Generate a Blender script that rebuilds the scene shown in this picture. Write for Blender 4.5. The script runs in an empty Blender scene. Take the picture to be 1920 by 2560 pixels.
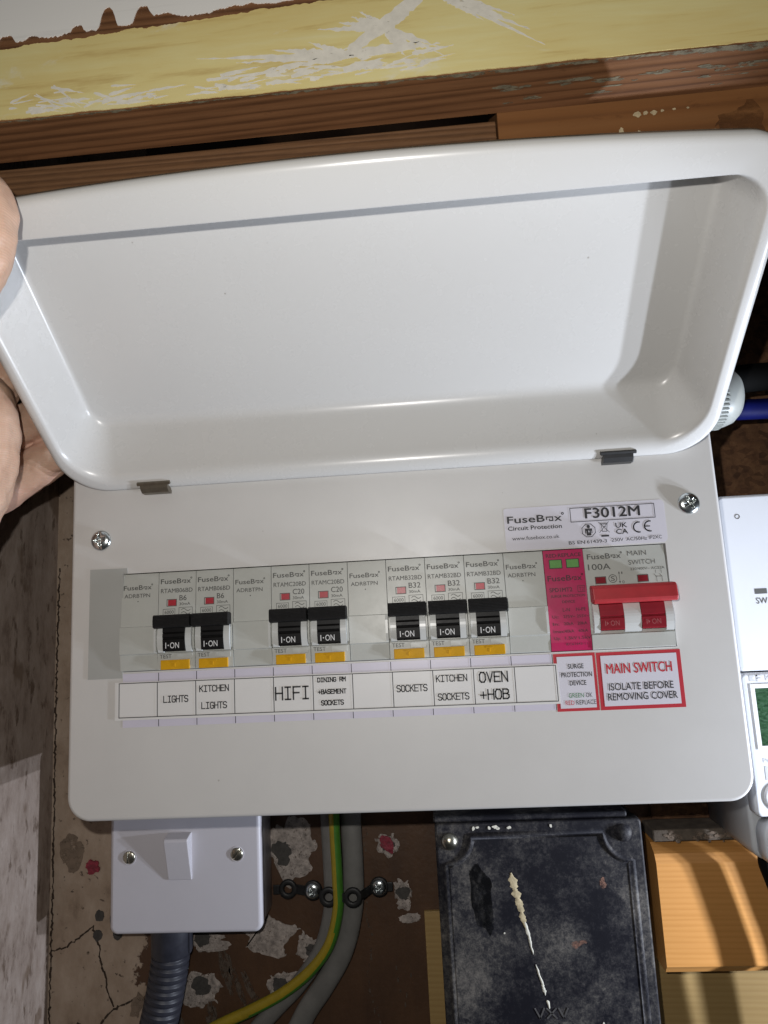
import bpy, bmesh, math, random
from mathutils import Vector, Matrix, noise
S = 0.001                      # all dimensions below are millimetres
sc = bpy.context.scene
col = sc.collection

# ------------------------------------------------------------------ camera
cam_d = bpy.data.cameras.new('camera')
cam = bpy.data.objects.new('camera', cam_d); col.objects.link(cam)
CR = Vector((0.99576526, 0.07681082, -0.05051377))
CD = Vector((-0.06154561, 0.14881389, -0.98694811))
CF = Vector((-0.06829115, 0.98587754, 0.15291107))
CP = Vector((148.2725, -314.3732, 19.0668))
m = Matrix.Identity(4)
for i in range(3):
    m[i][0] = CR[i]; m[i][1] = -CD[i]; m[i][2] = -CF[i]; m[i][3] = CP[i] * S
cam.matrix_world = m
cam_d.sensor_fit = 'VERTICAL'; cam_d.sensor_height = 36.0; cam_d.sensor_width = 27.0
cam_d.lens = 36.0 * 1700 / 2560
cam_d.clip_start = 0.01; cam_d.clip_end = 20
sc.camera = cam

# ------------------------------------------------------------------ light
world = bpy.data.worlds.new('World'); sc.world = world; world.use_nodes = True
bg = world.node_tree.nodes['Background']
bg.inputs[0].default_value = (0.95, 0.97, 1.0, 1); bg.inputs[1].default_value = 0.022

def lamp(name, pos, power, colr, radius):
    l = bpy.data.lights.new(name, 'POINT'); l.energy = power; l.color = colr
    l.shadow_soft_size = radius * S
    o = bpy.data.objects.new(name, l); col.objects.link(o)
    o.location = Vector(pos) * S
    return o
flash = CP - CR * 20 - CD * 24
lamp('phone_flash', flash, 2.35, (1.0, 0.965, 0.915), 2.5)
# cool flood lamp standing to the right, two diodes one above the other, aimed across at the unit
for z in (-95, -165):
    l = bpy.data.lights.new('work_light', 'SPOT'); l.energy = 4.9; l.color = (0.80, 0.87, 1.0)
    l.shadow_soft_size = 5 * S; l.spot_size = math.radians(88); l.spot_blend = .22
    o = bpy.data.objects.new('work_light', l); col.objects.link(o)
    o.location = Vector((508, -52, z)) * S
    o.rotation_euler = Vector((-1, .10, .21)).to_track_quat('-Z', 'Y').to_euler()

sc.view_settings.view_transform = 'Standard'
sc.view_settings.look = 'None'
sc.view_settings.exposure = 0.0
sc.view_settings.gamma = 1.0
sc.view_settings.use_curve_mapping = False
sc.cycles.max_bounces = 8
sc.cycles.use_denoising = True

# ------------------------------------------------------------------ materials
def nmat(name):
    mt = bpy.data.materials.new(name); mt.use_nodes = True
    nt = mt.node_tree; return mt, nt, nt.nodes['Principled BSDF']
def tex_coord(nt, scale=(1, 1, 1), rot=(0, 0, 0), loc=(0, 0, 0)):
    tc = nt.nodes.new('ShaderNodeTexCoord'); mp = nt.nodes.new('ShaderNodeMapping')
    mp.inputs['Scale'].default_value = scale; mp.inputs['Rotation'].default_value = rot
    mp.inputs['Location'].default_value = loc
    nt.links.new(tc.outputs['Object'], mp.inputs['Vector']); return mp.outputs[0]
def noise_n(nt, vec, scale, detail=4, rough=0.6, dist=0.0):
    n = nt.nodes.new('ShaderNodeTexNoise')
    n.inputs['Scale'].default_value = scale; n.inputs['Detail'].default_value = detail
    n.inputs['Roughness'].default_value = rough; n.inputs['Distortion'].default_value = dist
    nt.links.new(vec, n.inputs['Vector']); return n.outputs['Fac']
def ramp(nt, fac, stops):
    r = nt.nodes.new('ShaderNodeValToRGB')
    while len(r.color_ramp.elements) < len(stops): r.color_ramp.elements.new(0.5)
    for e, (p, c) in zip(r.color_ramp.elements, stops):
        e.position = p; e.color = (*c, 1) if len(c) == 3 else c
    nt.links.new(fac, r.inputs[0]); return r.outputs[0]
def mix(nt, fac, a, b, mode='MIX'):
    n = nt.nodes.new('ShaderNodeMix'); n.data_type = 'RGBA'; n.blend_type = mode
    for i, v in ((0, fac), (6, a), (7, b)):
        if isinstance(v, bpy.types.NodeSocket): nt.links.new(v, n.inputs[i])
        elif isinstance(v, (int, float)): n.inputs[i].default_value = v
        else: n.inputs[i].default_value = (*v, 1)
    return n.outputs[2]
def bump(nt, bsdf, fac, dist_mm, strength=1.0, prev=None):
    b = nt.nodes.new('ShaderNodeBump'); b.inputs['Distance'].default_value = dist_mm * S
    b.inputs['Strength'].default_value = strength
    nt.links.new(fac, b.inputs['Height'])
    if prev is not None: nt.links.new(prev, b.inputs['Normal'])
    nt.links.new(b.outputs[0], bsdf.inputs['Normal']); return b.outputs[0]
BW = ((0, 0, 0), (1, 1, 1))

def plastic(name, c, rough=0.4, var=0.06, vscale=60, bmp=0.0, bscale=900, coat=0.0, metal=0.0, spec=0.5):
    mt, nt, b = nmat(name)
    v = tex_coord(nt)
    f = noise_n(nt, v, vscale, 5, 0.65)
    lo = tuple(x * (1 - var) for x in c); hi = tuple(min(1, x * (1 + var * 0.7)) for x in c)
    nt.links.new(ramp(nt, f, [(0.3, lo), (0.7, hi)]), b.inputs['Base Color'])
    fr = noise_n(nt, v, vscale * 3, 4, 0.7)
    r = nt.nodes.new('ShaderNodeMapRange'); nt.links.new(fr, r.inputs[0])
    dr = 1.0 if bmp else .3
    r.inputs[3].default_value = max(0.02, rough - 0.07 * dr); r.inputs[4].default_value = min(1, rough + 0.09 * dr)
    nt.links.new(r.outputs[0], b.inputs['Roughness'])
    b.inputs['Metallic'].default_value = metal
    b.inputs['Specular IOR Level'].default_value = spec
    b.inputs['Coat Weight'].default_value = coat
    if bmp: bump(nt, b, noise_n(nt, v, bscale, 3, 0.6), bmp)
    return mt

M = {}
M['cover'] = plastic('cover_powder_coat', (0.525, 0.514, 0.498), 0.40, 0.03, 25, 0.012, 700)
M['lid'] = plastic('lid_gloss_white', (0.535, 0.53, 0.515), 0.27, 0.012, 14)
M['vinyl'] = plastic('grey_vinyl', (0.335, 0.34, 0.325), 0.5, 0.03, 40)
M['module'] = plastic('module_grey', (0.405, 0.412, 0.385), 0.36, 0.05, 90, 0.006, 1200)
M['cheek'] = plastic('module_cheek', (0.50, 0.51, 0.50), 0.32, 0.03, 90)
M['black'] = plastic('toggle_black', (0.008, 0.0075, 0.0075), 0.42, 0.2, 300, 0.02, 1500, 0, 0, 0.14)
M['black_rib'] = plastic('toggle_ribbed_black', (0.011, 0.0105, 0.0105), 0.6, 0.3, 500, 0.03, 1800, 0, 0, 0.18)
M['red'] = plastic('switch_red', (0.36, 0.022, 0.028), 0.42, 0.12, 120, 0.02, 1200)
M['dark_red'] = plastic('rocker_dark_red', (0.20, 0.010, 0.018), 0.3, 0.12, 120)
M['indicator'] = plastic('indicator_red', (0.36, 0.025, 0.038), 0.35, 0.2, 500, 0.02, 1500)
M['magenta'] = plastic('surge_magenta', (0.40, 0.010, 0.08), 0.36, 0.07, 120, 0.015, 1400)
M['green'] = plastic('window_green', (0.13, 0.30, 0.09), 0.25, 0.1, 200)
M['amber'] = plastic('test_amber', (0.55, 0.29, 0.012), 0.12, 0.12, 160, 0.0, 900, 0.6)
M['ink'] = plastic('ink_black', (0.012, 0.012, 0.014), 0.55)
M['grey_ink'] = plastic('ink_grey', (0.075, 0.075, 0.07), 0.55)
M['faint_ink'] = plastic('ink_faint', (0.42, 0.43, 0.45), 0.55)
M['white_ink'] = plastic('ink_white', (0.62, 0.62, 0.62), 0.5)
M['crimson_ink'] = plastic('ink_crimson', (0.40, 0.010, 0.022), 0.5)
M['dark_ink_magenta'] = plastic('ink_on_magenta', (0.06, 0.004, 0.016), 0.5)
M['ember_ink'] = plastic('ink_on_red', (0.27, 0.06, 0.065), 0.5)
M['green_ink'] = plastic('ink_green', (0.03, 0.17, 0.06), 0.5)
M['paper'] = plastic('label_paper', (0.62, 0.61, 0.60), 0.3, 0.02, 40)
M['lilac'] = plastic('lilac_label', (0.54, 0.515, 0.60), 0.3, 0.03, 40)
M['sticker'] = plastic('sticker_white', (0.56, 0.545, 0.60), 0.3, 0.02, 40)
M['steel'] = plastic('screw_zinc', (0.62, 0.66, 0.66), 0.22, 0.1, 400, 0.02, 900, 0, 1.0)
M['brass'] = plastic('screw_nickel', (0.46, 0.44, 0.36), 0.28, 0.15, 400, 0.02, 900, 0, 1.0)
M['clip_metal'] = plastic('clip_bronze', (0.16, 0.135, 0.10), 0.4, 0.2, 300, 0, 900, 0, 0.7)
M['clip_black'] = plastic('clip_black', (0.02, 0.02, 0.02), 0.4, 0.2, 300)
M['cavity'] = plastic('cavity_dark', (0.03, 0.03, 0.03), 0.8)
M['switch'] = plastic('switch_white', (0.50, 0.485, 0.52), 0.3, 0.02, 40)
M['switch_box'] = plastic('switch_box_white', (0.42, 0.41, 0.43), 0.35, 0.03, 40)
M['meter'] = plastic('meter_white', (0.60, 0.615, 0.65), 0.35, 0.02, 40, 0.01, 800)
M['meter_side'] = plastic('meter_side_grey', (0.46, 0.47, 0.48), 0.45, 0.04, 40)
M['gland'] = plastic('gland_white', (0.44, 0.46, 0.43), 0.4, 0.04, 60)
M['conduit'] = plastic('conduit_black', (0.022, 0.023, 0.032), 0.42, 0.25, 200, 0.03, 600)
M['cable_grey'] = plastic('cable_grey', (0.145, 0.14, 0.13), 0.5, 0.15, 120, 0.03, 500)
M['cable_green'] = plastic('cable_green', (0.05, 0.17, 0.018), 0.4, 0.15, 200)
M['cable_yellow'] = plastic('cable_yellow', (0.30, 0.22, 0.015), 0.4, 0.15, 200)
M['cable_blue'] = plastic('cable_blue', (0.003, 0.006, 0.09), 0.6, 0.15, 200, 0, 900, 0, 0, 0.15)
M['cable_black'] = plastic('cable_black', (0.004, 0.004, 0.004), 0.8, 0.15, 200, 0, 900, 0, 0, 0.1)
M['strap'] = plastic('strap_black', (0.008, 0.008, 0.008), 0.5, 0.3, 300, 0.03, 900)
M['nail'] = plastic('fingernail', (0.46, 0.30, 0.25), 0.3, 0.08, 150)
M['pale_core'] = plastic('pale_plaster', (0.33, 0.285, 0.255), 0.9, 0.5, 300, 0.7, 420)
M['grey_hole'] = plastic('rawlplug_grey', (0.055, 0.05, 0.045), 0.85, 0.4, 260, 0.3, 300)
M['red_plug'] = plastic('wall_plug_red', (0.21, 0.018, 0.035), 0.5, 0.6, 420, 0.5, 400)
M['tan_patch'] = plastic('tan_patch', (0.17, 0.125, 0.09), 0.85, 0.2, 160, 0.1, 300)
M['crack'] = plastic('crack_dark', (0.035, 0.022, 0.014), 0.95, 0.4, 300)
M['white_flake'] = plastic('flake_white', (0.84, 0.80, 0.70), 0.6, 0.12, 220, 0.06, 300)
M['drip'] = plastic('paint_drip', (0.48, 0.40, 0.25), 0.6, 0.35, 350, 0.25, 350)
M['drip_white'] = plastic('paint_drip_white', (0.62, 0.60, 0.52), 0.6, 0.15, 350, 0.15, 350)
M['scrape'] = plastic('scraped_paint', (0.085, 0.062, 0.045), 0.85, 0.4, 200, 0.08, 300)

def broken(name, scale=(0.3, 1, 1), ns=260, lo=.40, hi=.50):
    """paint that has worn through in places"""
    nt = M[name].node_tree; b = nt.nodes['Principled BSDF']
    f = noise_n(nt, tex_coord(nt, scale), ns, 6, 0.7)
    nt.links.new(ramp(nt, f, [(lo, (0, 0, 0)), (hi, (1, 1, 1))]), b.inputs['Alpha'])
broken('pale_core', (1, 1, 1), 620, .33, .42); broken('tan_patch', (1, 1, 1), 300, .30, .50); broken('white_flake', (0.5, 1, 1), 420, .27, .38); broken('scrape', (1, 1, .5), 420, .40, .52)
def dusty(name, ns, r, tint):
    """a few specks of dust, each a fraction of a millimetre"""
    nt = M[name].node_tree; b = nt.nodes['Principled BSDF']
    old = b.inputs['Base Color'].links[0].from_socket
    vo = nt.nodes.new('ShaderNodeTexVoronoi'); vo.inputs['Scale'].default_value = ns; nt.links.new(tex_coord(nt), vo.inputs['Vector'])
    nt.links.new(mix(nt, ramp(nt, vo.outputs['Distance'], [(r, (.7, .7, .7)), (r * 1.6, (0, 0, 0))]), old, tint), b.inputs['Base Color'])
dusty('cover', 60, .022, (.30, .28, .25)); dusty('lid', 50, .016, (.25, .23, .2)); dusty('meter', 90, .03, (.3, .3, .3))
def lcd_mat():
    mt, nt, b = nmat('lcd_green')
    v = tex_coord(nt, (1, 1, 2.2), (0, 0.5, 0))
    f = noise_n(nt, v, 330, 6, 0.75, 1.2)
    nt.links.new(ramp(nt, f, [(0.35, (0.012, 0.026, 0.016)), (0.52, (0.03, 0.075, 0.035)), (0.66, (0.07, 0.11, 0.08)), (0.76, (0.28, 0.33, 0.32))]), b.inputs['Base Color'])
    b.inputs['Roughness'].default_value = 0.15
    return mt
M['lcd'] = lcd_mat()

def wood(name, c_dark, c_mid, c_light, ring=55, stretch=14, rough=0.6, bmp=0.15, spots=True, tilt=0.0):
    """straight-grained timber, grain along X"""
    mt, nt, b = nmat(name)
    v = tex_coord(nt, (1.0 / stretch, 1, 1), (0, tilt, 0))
    f1 = noise_n(nt, v, ring * 6, 8, 0.7, 0.25)
    v2 = tex_coord(nt, (0.02, 1, 1), (0, tilt, 0))
    w = nt.nodes.new('ShaderNodeTexWave'); w.wave_type = 'BANDS'; w.bands_direction = 'DIAGONAL'
    w.inputs['Scale'].default_value = ring * 2.6; w.inputs['Distortion'].default_value = 4.0
    w.inputs['Detail'].default_value = 3; w.inputs['Detail Scale'].default_value = 1.4
    nt.links.new(v2, w.inputs['Vector'])
    c1 = ramp(nt, w.outputs['Fac'], [(0.0, c_dark), (0.28, c_mid), (1.0, c_light)])
    c2 = ramp(nt, f1, [(0.25, c_dark), (0.55, c_mid), (0.8, c_light)])
    c = mix(nt, 0.5, c1, c2)
    if spots:
        s = noise_n(nt, tex_coord(nt, (0.4, 1, 1)), 70, 5, 0.7)
        k = ramp(nt, s, [(0.62, (1, 1, 1)), (0.76, (0.42, 0.36, 0.33))])
        c = mix(nt, 1.0, c, k, 'MULTIPLY')
    nt.links.new(c, b.inputs['Base Color'])
    b.inputs['Roughness'].default_value = rough
    n1 = bump(nt, b, w.outputs['Fac'], bmp, 0.6)
    bump(nt, b, f1, bmp, 0.8, n1)
    return mt
M['beam_wood'] = wood('beam_wood', (0.075, 0.030, 0.012), (0.20, 0.088, 0.036), (0.27, 0.128, 0.056), 60)
M['batten_wood'] = wood('batten_wood', (0.075, 0.034, 0.013), (0.155, 0.074, 0.030), (0.21, 0.106, 0.046), 85, 6, 0.75, 0.25, True, 0.06)
M['block_wood'] = wood('block_wood', (0.14, 0.058, 0.020), (0.215, 0.092, 0.030), (0.26, 0.12, 0.043), 24, 22, 0.5, 0.05)
M['orange_wood'] = wood('orange_wood', (0.44, 0.20, 0.052), (0.50, 0.235, 0.065), (0.53, 0.255, 0.076), 90, 20, 0.42, 0.04, False)
M['pale_wood'] = wood('pale_wood', (0.29, 0.185, 0.066), (0.32, 0.208, 0.076), (0.35, 0.235, 0.09), 80, 20, 0.6, 0.05, False)

def yellow_paint():
    mt, nt, b = nmat('yellow_paint')
    v = tex_coord(nt, (0.10, 1, 1))
    f = noise_n(nt, v, 130, 7, 0.66, 0.3)
    big = noise_n(nt, tex_coord(nt, (0.3, 1, 1)), 22, 4, 0.6)
    c = ramp(nt, f, [(0.30, (0.62, 0.46, 0.18)), (0.46, (0.82, 0.70, 0.32)), (0.62, (0.84, 0.745, 0.37)), (0.80, (0.86, 0.80, 0.50))])
    k = ramp(nt, big, [(0.35, (0.93, 0.86, 0.74)), (0.6, (1, 1, 0.98))])
    c = mix(nt, 1.0, c, k, 'MULTIPLY')
    # rubbed pale scuffs
    s = noise_n(nt, tex_coord(nt, (0.35, 1, 1), (0, 0.5, 0)), 48, 8, 0.72, 0.8)
    c = mix(nt, ramp(nt, s, [(0.60, (0, 0, 0)), (0.70, (0.75, 0.75, 0.75))]), c, (0.84, 0.80, 0.62))
    nt.links.new(c, b.inputs['Base Color']); b.inputs['Roughness'].default_value = 0.5
    bump(nt, b, f, 0.18, 0.7)
    return mt
M['yellow'] = yellow_paint()

def white_paint(name, c=(0.92, 0.90, 0.86), grain=(0.06, 1, 1)):
    mt, nt, b = nmat(name)
    f = noise_n(nt, tex_coord(nt, grain), 260, 6, 0.7)
    c1 = ramp(nt, f, [(0.25, tuple(x * 0.86 for x in c)), (0.45, c)])
    s = noise_n(nt, tex_coord(nt), 90, 6, 0.7)
    c1 = mix(nt, ramp(nt, s, [(0.70, (0, 0, 0)), (0.76, (0.6, 0.6, 0.6))]), c1, (0.42, 0.32, 0.28))
    nt.links.new(c1, b.inputs['Base Color']); b.inputs['Roughness'].default_value = 0.55
    bump(nt, b, f, 0.05, 0.5)
    return mt
M['white_paint'] = white_paint('white_paint')

def return_wall_mat():
    mt, nt, b = nmat('stained_white_wall')
    f = noise_n(nt, tex_coord(nt, (1, 1, 0.4)), 75, 9, 0.75)
    c = ramp(nt, f, [(0.30, (0.13, 0.09, 0.068)), (0.46, (0.255, 0.20, 0.165)), (0.66, (0.345, 0.285, 0.245))])
    s = noise_n(nt, tex_coord(nt, (1, 1, 0.35), (0.3, 0, 0)), 170, 5, 0.65)
    c = mix(nt, ramp(nt, s, [(0.575, (0, 0, 0)), (0.66, (0.9, 0.9, 0.9))]), c, (0.10, 0.066, 0.045))
    s2 = noise_n(nt, tex_coord(nt, (1, 1, 0.5), (0.3, 0, 0), (3, 1, 2)), 60, 3, 0.5)
    c = mix(nt, ramp(nt, s2, [(0.62, (0, 0, 0)), (0.68, (0.8, 0.8, 0.8))]), c, (0.14, 0.095, 0.065))
    nt.links.new(c, b.inputs['Base Color']); b.inputs['Roughness'].default_value = 0.8
    n1 = bump(nt, b, f, 0.5, 0.6); bump(nt, b, s, 0.4, 0.7, n1)
    return mt
M['return_wall'] = return_wall_mat()

def back_wall_mat():
    """bare tan plaster on the left, brown gloss paint on the right, ragged border between"""
    mt, nt, b = nmat('plaster_and_brown_paint')
    tc = nt.nodes.new('ShaderNodeTexCoord'); sx = nt.nodes.new('ShaderNodeSeparateXYZ')
    nt.links.new(tc.outputs['Object'], sx.inputs[0])
    e = noise_n(nt, tex_coord(nt), 60, 6, 0.65)
    mr = nt.nodes.new('ShaderNodeMath'); mr.operation = 'MULTIPLY_ADD'
    nt.links.new(e, mr.inputs[0]); mr.inputs[1].default_value = 0.034; nt.links.new(sx.outputs[0], mr.inputs[2])
    sel = nt.nodes.new('ShaderNodeMapRange')
    nt.links.new(mr.outputs[0], sel.inputs[0])
    sel.inputs[1].default_value = -0.0195; sel.inputs[2].default_value = -0.0185
    p = noise_n(nt, tex_coord(nt, (1, 1, 0.6)), 45, 7, 0.68)
    tan = ramp(nt, p, [(0.28, (0.15, 0.104, 0.072)), (0.45, (0.29, 0.218, 0.16)), (0.70, (0.40, 0.318, 0.25))])
    sp = noise_n(nt, tex_coord(nt), 230, 4, 0.6)
    tan = mix(nt, ramp(nt, sp, [(0.64, (0, 0, 0)), (0.70, (0.9, 0.9, 0.9))]), tan, (0.05, 0.032, 0.022))
    q = noise_n(nt, tex_coord(nt, (1, 1, 0.4)), 40, 6, 0.65)
    br = ramp(nt, q, [(0.3, (0.050, 0.024, 0.012)), (0.7, (0.088, 0.043, 0.020))])
    sc1 = noise_n(nt, tex_coord(nt, (3.0, 1, 0.35), (0, -0.3, 0)), 60, 8, 0.75, 0.6)
    br = mix(nt, ramp(nt, sc1, [(0.66, (0, 0, 0)), (0.76, (0.5, 0.5, 0.5))]), br, (0.14, 0.10, 0.07))
    c = mix(nt, sel.outputs[0], tan, br)
    nt.links.new(c, b.inputs['Base Color'])
    rr = nt.nodes.new('ShaderNodeMapRange'); nt.links.new(sel.outputs[0], rr.inputs[0])
    rr.inputs[3].default_value = 0.9; rr.inputs[4].default_value = 0.5
    nt.links.new(rr.outputs[0], b.inputs['Roughness'])
    n1 = bump(nt, b, p, 0.6, 0.7); n2 = bump(nt, b, sp, 0.4, 0.6, n1); bump(nt, b, sel.outputs[0], 0.5, 0.8, n2)
    return mt
M['back_wall'] = back_wall_mat()

def cork_mat():
    mt, nt, b = nmat('chipboard')
    vo = nt.nodes.new('ShaderNodeTexVoronoi'); vo.inputs['Scale'].default_value = 260
    nt.links.new(tex_coord(nt, (1, 1, 1.5), (0, 0.5, 0)), vo.inputs['Vector'])
    f = noise_n(nt, tex_coord(nt), 120, 6, 0.7)
    c = ramp(nt, f, [(0.25, (0.055, 0.023, 0.010)), (0.5, (0.14, 0.065, 0.028)), (0.75, (0.22, 0.115, 0.052))])
    k = ramp(nt, vo.outputs['Color'], [(0.1, (0.5, 0.45, 0.4)), (0.7, (1, 1, 1))])
    c = mix(nt, 1.0, c, k, 'MULTIPLY')
    nt.links.new(c, b.inputs['Base Color']); b.inputs['Roughness'].default_value = 0.85
    bump(nt, b, f, 0.6, 0.8)
    return mt
M['cork'] = cork_mat()

def fuse_mat():
    mt, nt, b = nmat('grimy_black_enamel')
    f = noise_n(nt, tex_coord(nt), 520, 8, 0.85)
    g = noise_n(nt, tex_coord(nt), 34, 5, 0.65)
    add = nt.nodes.new('ShaderNodeMath'); add.operation = 'ADD'
    nt.links.new(f, add.inputs[0]); nt.links.new(g, add.inputs[1])
    c = ramp(nt, add.outputs[0], [(0.0, (0.003, 0.003, 0.005)), (0.46, (0.008, 0.008, 0.012)), (0.52, (0.028, 0.027, 0.030)), (0.57, (0.066, 0.062, 0.059)), (0.64, (0.14, 0.127, 0.114))])
    hf = nt.nodes.new('ShaderNodeMath'); hf.operation = 'MULTIPLY'; hf.inputs[1].default_value = 0.5
    nt.links.new(add.outputs[0], hf.inputs[0])
    nt.links.new(hf.outputs[0], c.node.inputs[0])
    nt.links.new(c, b.inputs['Base Color'])
    b.inputs['Roughness'].default_value = 0.55; b.inputs['Specular IOR Level'].default_value = 0.16
    bump(nt, b, f, 0.12, 0.8)
    return mt
M['fuse'] = fuse_mat()

def skin_mat():
    mt, nt, b = nmat('skin')
    f = noise_n(nt, tex_coord(nt), 55, 5, 0.6)
    c = ramp(nt, f, [(0.3, (0.42, 0.255, 0.175)), (0.5, (0.50, 0.325, 0.232)), (0.72, (0.54, 0.365, 0.27))])
    r = noise_n(nt, tex_coord(nt), 28, 3, 0.5)
    c = mix(nt, ramp(nt, r, [(0.54, (0, 0, 0)), (0.72, (0.45, 0.45, 0.45))]), c, (0.50, 0.25, 0.19))
    nt.links.new(c, b.inputs['Base Color']); b.inputs['Roughness'].default_value = 0.5
    b.inputs['Subsurface Weight'].default_value = 0.12
    b.inputs['Subsurface Radius'].default_value = (0.004, 0.0015, 0.0008)
    b.inputs['Subsurface Scale'].default_value = 0.6
    w = nt.nodes.new('ShaderNodeTexWave'); w.wave_type = 'BANDS'; w.bands_direction = 'Z'
    w.inputs['Scale'].default_value = 330; w.inputs['Distortion'].default_value = 6; w.inputs['Detail'].default_value = 2
    w.inputs['Detail Scale'].default_value = 0.8
    nt.links.new(tex_coord(nt, (0.5, 0.5, 1), (0, 0.25, 0)), w.inputs['Vector'])
    n1 = bump(nt, b, w.outputs['Fac'], 0.10, 0.35)
    n2 = bump(nt, b, noise_n(nt, tex_coord(nt, (1, 1, 0.35)), 170, 4, 0.6), 0.5, 0.6, n1)
    bump(nt, b, noise_n(nt, tex_coord(nt), 900, 3, 0.6), 0.10, 0.6, n2)
    return mt
M['skin'] = skin_mat()

# ------------------------------------------------------------------ mesh helpers
class MB:
    def __init__(s): s.v = []; s.f = []; s.m = []; s.sm = []
    def add(s, vs, fs, mi=0, smooth=False):
        o = len(s.v); s.v += [tuple(p) for p in vs]
        for f in fs: s.f.append([i + o for i in f]); s.m.append(mi); s.sm.append(smooth)
        return s
    def box(s, x0, x1, y0, y1, z0, z1, r=0.0, mi=0, seg=2):
        if r <= 0:
            vs = [(x, y, z) for x in (x0, x1) for y in (y0, y1) for z in (z0, z1)]
            return s.add(vs, [(0, 1, 3, 2), (4, 6, 7, 5), (0, 4, 5, 1), (2, 3, 7, 6), (0, 2, 6, 4), (1, 5, 7, 3)], mi)
        bm = bmesh.new(); bmesh.ops.create_cube(bm, size=1)
        for v in bm.verts:
            v.co = Vector(((x0 + x1) / 2 + v.co.x * (x1 - x0), (y0 + y1) / 2 + v.co.y * (y1 - y0), (z0 + z1) / 2 + v.co.z * (z1 - z0)))
        bmesh.ops.bevel(bm, geom=bm.edges[:], offset=r, segments=seg, profile=0.5, affect='EDGES')
        return s.bm(bm, mi)
    def bm(s, bm, mi=0, smooth=False):
        bm.verts.index_update()
        s.add([v.co[:] for v in bm.verts], [[v.index for v in f.verts] for f in bm.faces], mi, smooth)
        bm.free(); return s
    def prism(s, prof, x0, x1, mi=0, smooth=False):
        """closed (y,z) profile swept along x"""
        n = len(prof)
        vs = [(x0, y, z) for y, z in prof] + [(x1, y, z) for y, z in prof]
        s.add(vs, [(i, (i + 1) % n, n + (i + 1) % n, n + i) for i in range(n)], mi, smooth)
        s.add(vs, [list(range(n))[::-1], list(range(n, 2 * n))], mi)
        return s
    def flat(s, pts, y, th=0.0, mi=0):
        """polygon in the x-z plane facing the viewer (-y), optional thickness behind it"""
        n = len(pts)
        s.add([(x, y, z) for x, z in pts], [list(range(n))], mi)
        if th:
            s.add([(x, y, z) for x, z in pts] + [(x, y + th, z) for x, z in pts],
                  [(i, n + i, n + (i + 1) % n, (i + 1) % n) for i in range(n)], mi)
        return s
    def rect(s, x0, x1, z0, z1, y, th=0.0, mi=0): return s.flat([(x0, z0), (x1, z0), (x1, z1), (x0, z1)], y, th, mi)
    def frame(s, x0, x1, z0, z1, w, y, mi=0):
        for a in ((x0, x1, z0, z0 + w), (x0, x1, z1 - w, z1), (x0, x0 + w, z0 + w, z1 - w), (x1 - w, x1, z0 + w, z1 - w)): s.rect(*a, y, 0, mi)
        return s
    def poly(s, pts, w, y, mi=0):
        """stroke of width w along 2-D points"""
        for (ax, az), (bx, bz) in zip(pts, pts[1:]):
            L = math.hypot(bx - ax, bz - az)
            if L < 1e-6: continue
            dx, dz = (bx - ax) / L * w / 2, (bz - az) / L * w / 2
            s.flat([(ax - dx + dz, az - dz - dx), (bx + dx + dz, bz + dz - dx), (bx + dx - dz, bz + dz + dx), (ax - dx - dz, az - dz + dx)], y, 0, mi)
        return s
    def tube(s, path, rad, seg=16, cap=True, fmi=None, ex=1.0, twist=0.0):
        P = [Vector(p) for p in path]; n = len(P); rings = []
        up = Vector((0.0, 1.0, 0.0))
        for i in range(n):
            t = (P[min(i + 1, n - 1)] - P[max(i - 1, 0)]).normalized()
            u = up - t * up.dot(t)
            if u.length < 1e-4: u = Vector((1, 0, 0)) - t * t.x
            u.normalize(); w = t.cross(u)
            r = rad[i] if isinstance(rad, (list, tuple)) else rad
            rings.append([P[i] + (u * math.cos(a) + w * ex * math.sin(a)) * r for a in [2 * math.pi * k / seg + twist * i for k in range(seg)]])
        o = len(s.v)
        s.v += [tuple(p) for rg in rings for p in rg]
        for i in range(n - 1):
            for k in range(seg):
                s.f.append([o + i * seg + k, o + i * seg + (k + 1) % seg, o + (i + 1) * seg + (k + 1) % seg, o + (i + 1) * seg + k])
                s.m.append(fmi(k, i) if fmi else 0); s.sm.append(True)
        if cap:
            s.f.append([o + k for k in range(seg)]); s.m.append(0); s.sm.append(False)
            s.f.append([o + (n - 1) * seg + k for k in range(seg)][::-1]); s.m.append(0); s.sm.append(False)
        return s
    def lathe(s, prof, c, axis='y', seg=28, mi=0, smooth=True):
        """profile of (radius, distance along axis)"""
        o = len(s.v)
        for r, d in prof:
            for k in range(seg):
                a = 2 * math.pi * k / seg; p = (r * math.cos(a), r * math.sin(a))
                q = {'y': (p[0], d, p[1]), 'x': (d, p[0], p[1]), 'z': (p[0], p[1], d)}[axis]
                s.v.append((c[0] + q[0], c[1] + q[1], c[2] + q[2]))
        for i in range(len(prof) - 1):
            for k in range(seg):
                s.f.append([o + i * seg + k, o + i * seg + (k + 1) % seg, o + (i + 1) * seg + (k + 1) % seg, o + (i + 1) * seg + k])
                s.m.append(mi); s.sm.append(smooth)
        return s
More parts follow.
